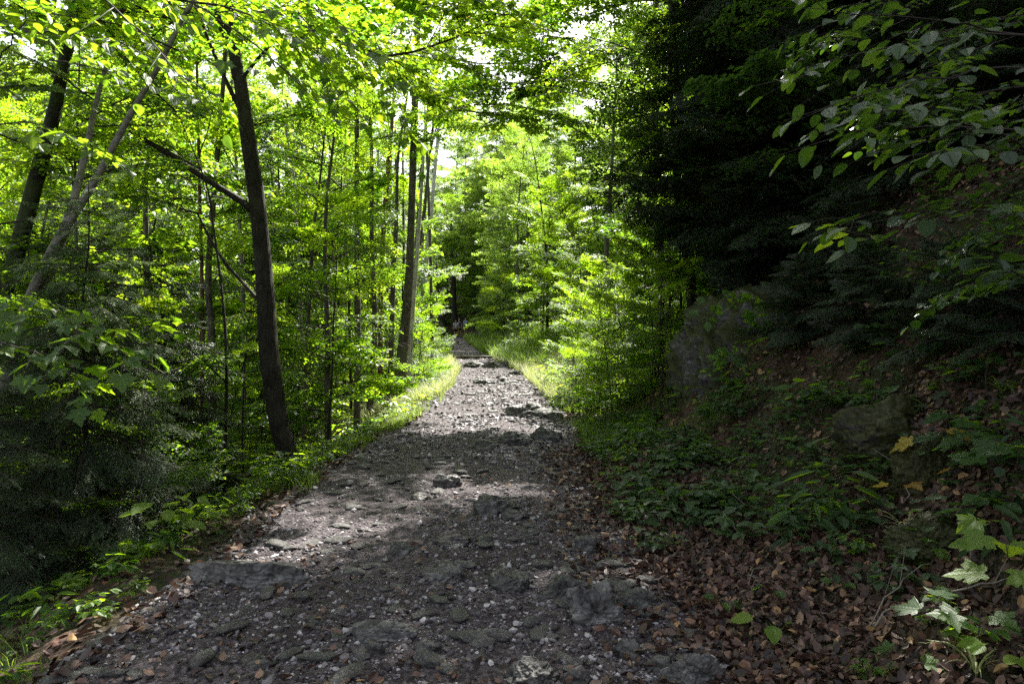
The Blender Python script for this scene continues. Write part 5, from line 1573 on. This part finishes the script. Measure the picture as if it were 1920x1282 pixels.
# overhanging beech spray in front of the sky above the path
random.seed(43)
ob, obp, _ = polytree('beech_tree', 'beech beyond the rock face whose dark spray hangs over the path', 'tree',
                      [(1300, 560), (1285, 300), (1265, 100), (1250, -40)], 13.5, [14, 13, 11, 10], M['bark_mid'], top=10)
for (a, b, y0, y1, n, sd, sz) in [((1270, 90), (960, 30), 13.3, 11, 60, 301, .09), ((1275, 130), (930, 60), 13.3, 11.5, 60, 302, .09),
                              ((1290, 260), (860, 150), 12.8, 10.5, 70, 303, .10), ((1285, 200), (900, 160), 13, 11.5, 60, 304, .09)]:
    near_branch(ob, a, b, y0, y1, n, 'serr', sz, seed=sd, sag=.25, r=.014)
r = random.Random(61)
for i in range(30):
    px, py, Y = r.uniform(880, 1200), r.uniform(-90, 230), r.uniform(13.5, 21)
    add_bough(ob, r.choice(['beech', 'maple']), at(px, py, Y), r.uniform(2.2, 4.2), r.uniform(-.3, .2), r.uniform(.6, .9), force=True, clear=False)
crown(ob, obp, ['beech'], 3.0, 9.6, 18, .6, .95, seed=130, azr=(1.6, 4.4))

# canopy of trees standing left and behind the camera: their shade falls on the near path
random.seed(51)
r = random.Random(99)
for i, (x, y, k, sc) in enumerate([(-6.2, 5.0, 2, .9), (-7.5, 14.0, 0, .8)]):
    g = H(x, y)
    t = thing('broadleaf_tree', ['tall tree below the path edge at far left', 'tree on the slope behind the mossy leaning tree', 'leafy tree on the slope behind the dark leaning tree',
                                 'tall tree further down the left slope', 'tree at the near left edge of the path'][i], 'tree', (x, y, g))
    me, br = WOOD[k]
    link('trunk', me, t, Matrix.Rotation(i, 4, 'Z') @ Matrix.Scale(sc, 4))
    rm = Matrix.Rotation(i, 3, 'Z')
    for kind, p, az, pitch, s in br:
        P = Vector((x, y, g)) + rm @ (p * sc)
        if P.z < 4.5 and i != 2: continue
        add_bough(t, kind, P, az + i, pitch, s * sc * 1.1)

# ------------------------------------------------------------------ stump, hut, people
g = hit(440, 925)
st = thing('tree_stump', 'mossy tree stump on the left verge left of the dark leaning tree', 'stump', g)
me, _ = trunk_mesh([Vector((0, 0, -.2)), Vector((0, 0, .0)), Vector((.01, 0, .12)), Vector((.0, 0, .24))], [.30, .25, .21, .20], M['bark_moss'], 16, 5, .12)
link('trunk', me, st)
a = Acc(); a.tube([(0, 0, .235), (0, 0, .25)], [.195, .17], 16); link('cut_top', a.mesh('cut_top', M['moss'], True), st)

def skin(parent, name, joints, edges, radii, mat, sub=2):
    me = bpy.data.meshes.new(name); me.from_pydata(joints, edges, []); me.update()
    o = link(name, me, parent); md = o.modifiers.new('skin', 'SKIN'); md.use_smooth_shade = True
    for i, rr in enumerate(radii):
        sv = me.skin_vertices[0].data[i]; sv.radius = (rr, rr) if isinstance(rr, (int, float)) else rr
        sv.use_root = i == 0
    s = o.modifiers.new('sub', 'SUBSURF'); s.levels = sub; s.render_levels = sub
    me.materials.append(M[mat]); return o
M['skin'] = plain('skin_tone', (.42, .25, .18), .6, .08)
M['hair'] = plain('hair_brown', (.035, .02, .012), .6, .3)
M['shirt_white'] = plain('shirt_pale', (.55, .57, .62), .8, .08)
M['shorts'] = plain('shorts_black', (.010, .011, .014), .8, .2)
M['blue'] = plain('cloth_blue', (.04, .045, .17), .8, .15)
M['blue_light'] = plain('cloth_light_blue', (.30, .40, .62), .8, .1)
M['strap'] = plain('strap_dark', (.015, .018, .03), .7, .2)
M['shoe'] = plain('shoe_dark', (.03, .025, .022), .7, .2)
M['hair_grey'] = plain('hair_grey', (.25, .22, .21), .7, .2)

def person(label, loc, rz, shirt, bottoms, hair, sc=1.0, stride=.16, pack=None, armout=.0):
    t = thing('person', label, 'person', loc, rz, sc)
    # facing -Y ; joints in metres
    s = stride
    J = [(0, 0, .94), (0, 0, 1.12), (0, -.01, 1.33), (0, 0, 1.45), (0, -.01, 1.53), (0, -.02, 1.62),
         (-.17, 0, 1.40), (-.23, -.02, 1.13), (-.25, -.12, .90), (-.25, -.15, .82),
         (.17, 0, 1.40), (.24, .03, 1.13), (.27, -.03, .88), (.27, -.05, .80),
         (-.09, -s * .3, .86), (-.10, -s, .50), (-.10, -s * .9, .09), (-.10, -s * .9 - .15, .035),
         (.09, s * .2, .86), (.10, s * .3, .50), (.10, s * 1.2, .10), (.10, s * 1.2 - .14, .04)]
    E = [(0, 1), (1, 2), (2, 3), (3, 4), (4, 5), (2, 6), (6, 7), (7, 8), (8, 9), (2, 10), (10, 11), (11, 12), (12, 13),
         (0, 14), (14, 15), (15, 16), (16, 17), (0, 18), (18, 19), (19, 20), (20, 21)]
    Rr = [(.15, .10), (.125, .09), (.14, .095), .06, .052, .07, .055, .042, .032, .036, .055, .042, .032, .036,
          .088, .060, .038, .036, .088, .060, .038, .036]
    skin(t, 'body', J, E, Rr, 'skin')
    # head
    m = rock_mesh(1, 3, (.078, .095, .115), M['skin'], 0.0, fine=0)
    hd = bpy.data.meshes.new('head')
    import bmesh
    bm = bmesh.new(); bmesh.ops.create_uvsphere(bm, u_segments=16, v_segments=12, radius=1)
    for v in bm.verts:
        c = v.co; x, y, z = c.x * .078, c.y * .095, c.z * .118
        if y < 0 and abs(c.x) < .22 and -.35 < c.z < .1: y -= .018     # nose
        if z < 0: x *= 1 + .25 * c.z; y *= 1 + .1 * c.z
        v.co = Vector((x, y, z + 1.64))
    for f in bm.faces: f.smooth = True
    bm.to_mesh(hd); bm.free(); hd.materials.append(M['skin']); link('head', hd, t)
    for sx in (-1, 1):
        e = Acc(); e.inst((ICO[0], ICO[1], ICO[2]), np.array([np.diag([.012, .008, .008])]), np.array([[sx * .03, -.088, 1.65]]), np.array([.1]))
        link('eye', e.mesh('eye', M['strap'], True), t)
        e = Acc(); e.inst((ICO[0], ICO[1], ICO[2]), np.array([np.diag([.012, .02, .03])]), np.array([[sx * .08, 0, 1.64]]), np.array([.1]))
        link('ear', e.mesh('ear', M['skin'], True), t)
    hm = bpy.data.meshes.new('hair'); bm = bmesh.new(); bmesh.ops.create_uvsphere(bm, u_segments=16, v_segments=12, radius=1)
    bmesh.ops.delete(bm, geom=[v for v in bm.verts if v.co.y < -.45 and v.co.z < .45 or v.co.z < -.55], context='VERTS')
    for v in bm.verts: v.co = Vector((v.co.x * .09, v.co.y * .105 + .008, v.co.z * .125 + 1.655))
    bm.to_mesh(hm); bm.free(); hm.materials.append(M[hair]); link('hair', hm, t)
    skin(t, 'shirt', [(0, 0, .93), (0, 0, 1.12), (0, -.01, 1.33), (-.175, 0, 1.40), (-.215, -.01, 1.22), (.175, 0, 1.40), (.22, .015, 1.22), (0, 0, 1.43)],
         [(0, 1), (1, 2), (2, 3), (3, 4), (2, 5), (5, 6), (2, 7)], [(.175, .125), (.155, .115), (.165, .115), .075, .065, .075, .065, .07], shirt)
    skin(t, 'shorts', [(0, 0, .97), (-.09, -s * .3, .84), (-.10, -s * .75, .60), (.09, s * .2, .84), (.10, s * .28, .60)], [(0, 1), (1, 2), (0, 3), (3, 4)],
         [(.17, .125), .115, .10, .115, .10], bottoms)
    for (x, y) in ((-.10, -s * .9), (.10, s * 1.2)):
        a = Acc(); a.tube([(x, y + .06, .05), (x, y - .02, .06), (x, y - .12, .045), (x, y - .19, .035)], [.045, .05, .045, .025], 8)
        link('shoe', a.mesh('shoe', M['shoe'], True), t)
    if pack:
        for sx in (-1, 1):
            a = Acc(); a.tube([(sx * .10, .12, 1.42), (sx * .10, -.01, 1.475), (sx * .10, -.125, 1.36), (sx * .12, -.12, 1.15), (sx * .15, 0, 1.05)], [.018] * 5, 6)
            link('backpack_strap', a.mesh('strap', M['strap'], True), t)
        me = rock_mesh(4, 3, (.15, .09, .22), M[pack], .04, fine=.01)
        link('backpack', me, t, Matrix.Translation((0, .2, 1.22)))
    return t
gx = at(855, 633, 66)
def px_at(px, y): return (px - 960) / 1280 * y
x, y = px_at(854.5, 66), 66
person('hiker in pale t-shirt and black shorts walking down the path', (x, y, H(x, y)), .05, 'shirt_white', 'shorts', 'hair', 1.0, .14, 'strap')
x, y = px_at(861, 70), 70
person('grey haired hiker in dark blue walking behind the one in the pale shirt', (x, y, H(x, y) + .0), -.1, 'blue', 'shorts', 'hair_grey', 1.05, .12)
x, y = px_at(873, 72), 72
person('rearmost hiker in light blue half hidden by the grass', (x, y, H(x, y)), .2, 'blue_light', 'shorts', 'hair', .98, .12)

# little pale hut at the far bend
x, y = px_at(807, 84), 84
hz = H(x, y)
ht = thing('hut', 'small pale wooden hut beyond the bend left of the hikers', 'hut', (x, y, hz), .15)
M['plank'] = plain('plank_pale', (.42, .42, .45), .8, .2, 8)
M['roof'] = plain('roof_grey', (.30, .30, .32), .8, .2, 8)
def box(c, s):
    c = np.array(c); s = np.array(s) / 2
    v = np.array([(i, j, k) for i in (-1, 1) for j in (-1, 1) for k in (-1, 1)]) * s + c
    return v, [0, 1, 3, 2, 4, 6, 7, 5, 0, 4, 5, 1, 2, 3, 7, 6, 0, 2, 6, 4, 1, 5, 7, 3], [4] * 6
for k in range(9):
    a = Acc(); a.add(*box((-1.0 + k * .25, 0, .9), (.235, .05, 1.9)), .5); link('plank', a.mesh('plank', M['plank']), ht)
a = Acc(); a.add(*box((0, .8, .85), (2.1, 1.5, 1.7)), .5); link('wall', a.mesh('wall', M['plank']), ht)
a = Acc()
v = np.array([(-1.3, -.35, 1.85), (1.3, -.35, 1.85), (1.3, 1.9, 2.35), (-1.3, 1.9, 2.35), (-1.3, -.35, 1.95), (1.3, -.35, 1.95), (1.3, 1.9, 2.45), (-1.3, 1.9, 2.45)])
a.add(v, [0, 3, 2, 1, 4, 5, 6, 7, 0, 1, 5, 4, 1, 2, 6, 5, 2, 3, 7, 6, 3, 0, 4, 7], [4] * 6, .5); link('roof', a.mesh('roof', M['roof']), ht)

# dark trees standing at the bend
for i, (lab, pix, Y, w) in enumerate([
    ('left stem of the dark pair at the bend above the hut', [(829, 603), (827, 585), (824, 560), (820, 530)], 74, [5, 5, 4.5, 4]),
    ('right stem of the dark pair at the bend above the hut', [(831, 603), (835, 585), (839, 565), (846, 540)], 74, [4.5, 4, 4, 3]),
    ('thick dark trunk directly behind the hikers', [(852, 615), (852, 590), (851, 560), (850, 520)], 77, [13, 12, 11, 10])]):
    tr, pts, _ = polytree('broadleaf_tree', lab, 'tree', pix, Y, w, M['bark_dark'], top=16)
    crown(tr, pts, ['far'], 9, 16, 8, 1.0, 1.3, seed=140 + i, clear=False, force=True)

# holes in the canopy: branches standing in a shaft of sun are cleared away
bpy.context.view_layer.update()
dg = bpy.context.evaluated_depsgraph_get()
gone = set()
for F in [hit(1880, 1255), hit(1790, 1150), hit(1740, 870), hit(1240, 1065), hit(1105, 918), hit(840, 912), hit(640, 985)]:
    for dx, dy in ((0, 0), (.13, .05), (-.1, .1), (.02, -.14)):
        o_ = F + Vector((dx, dy, .3))
        for k in range(60):
            ok_, loc_, _n, _i, ob_, _m = scene.ray_cast(dg, o_, SUN)
            if not ok_: break
            if ob_.name.split('.')[0] in ('foliage', 'needles') and loc_.z > 3.2 and ob_.parent: gone.add(ob_.parent.name)
            o_ = loc_ + SUN * .01
rz_ = random.Random(4)
for q_ in range(34):
    y_ = rz_.uniform(11.5, 24); F = Vector((float(Cx(y_)) + rz_.uniform(-1.3, 1.3), y_, 0)); F.z = H(F.x, F.y) + .3
    o_ = F
    for k in range(60):
        ok_, loc_, _n, _i, ob_, _m = scene.ray_cast(dg, o_, SUN)
        if not ok_: break
        if ob_.name.split('.')[0] in ('foliage', 'needles') and loc_.z > 2.6 and ob_.parent: gone.add(ob_.parent.name)
        o_ = loc_ + SUN * .01
print('boughs cleared', len(gone))
for n_ in gone:
    o = bpy.data.objects[n_]
    for ch in list(o.children): bpy.data.objects.remove(ch)
    bpy.data.objects.remove(o)

# tell members of small groups apart by their order across the view
def ordinal(n): return ['first', 'second', 'third', 'fourth', 'fifth', 'sixth', 'seventh', 'eighth', 'ninth', 'tenth', 'eleventh', 'twelfth', 'thirteenth', 'fourteenth', 'fifteenth',
                        'sixteenth', 'seventeenth', 'eighteenth', 'nineteenth', 'twentieth'][n] if n < 20 else str(n + 1) + ('st' if n % 10 == 0 else 'nd' if n % 10 == 1 else 'rd' if n % 10 == 2 else 'th')
grp = {}
for o in scene.objects:
    if 'group' in o and o.parent is None: grp.setdefault(o['group'], []).append(o)
for g_, os_ in grp.items():
    if 2 < len(os_) <= 34:
        os_.sort(key=lambda o: o.location.x / o.location.y)
        for n_, o in enumerate(os_):
            w_ = o['label'].split()
            o['label'] = ' '.join(w_[:11]) + ', ' + ordinal(n_) + ' from the left'
tri = sum(len(m.loops) - 2 * len(m.polygons) for m in bpy.data.meshes)
print('TRIS unique', tri, 'objects', len(bpy.data.objects))
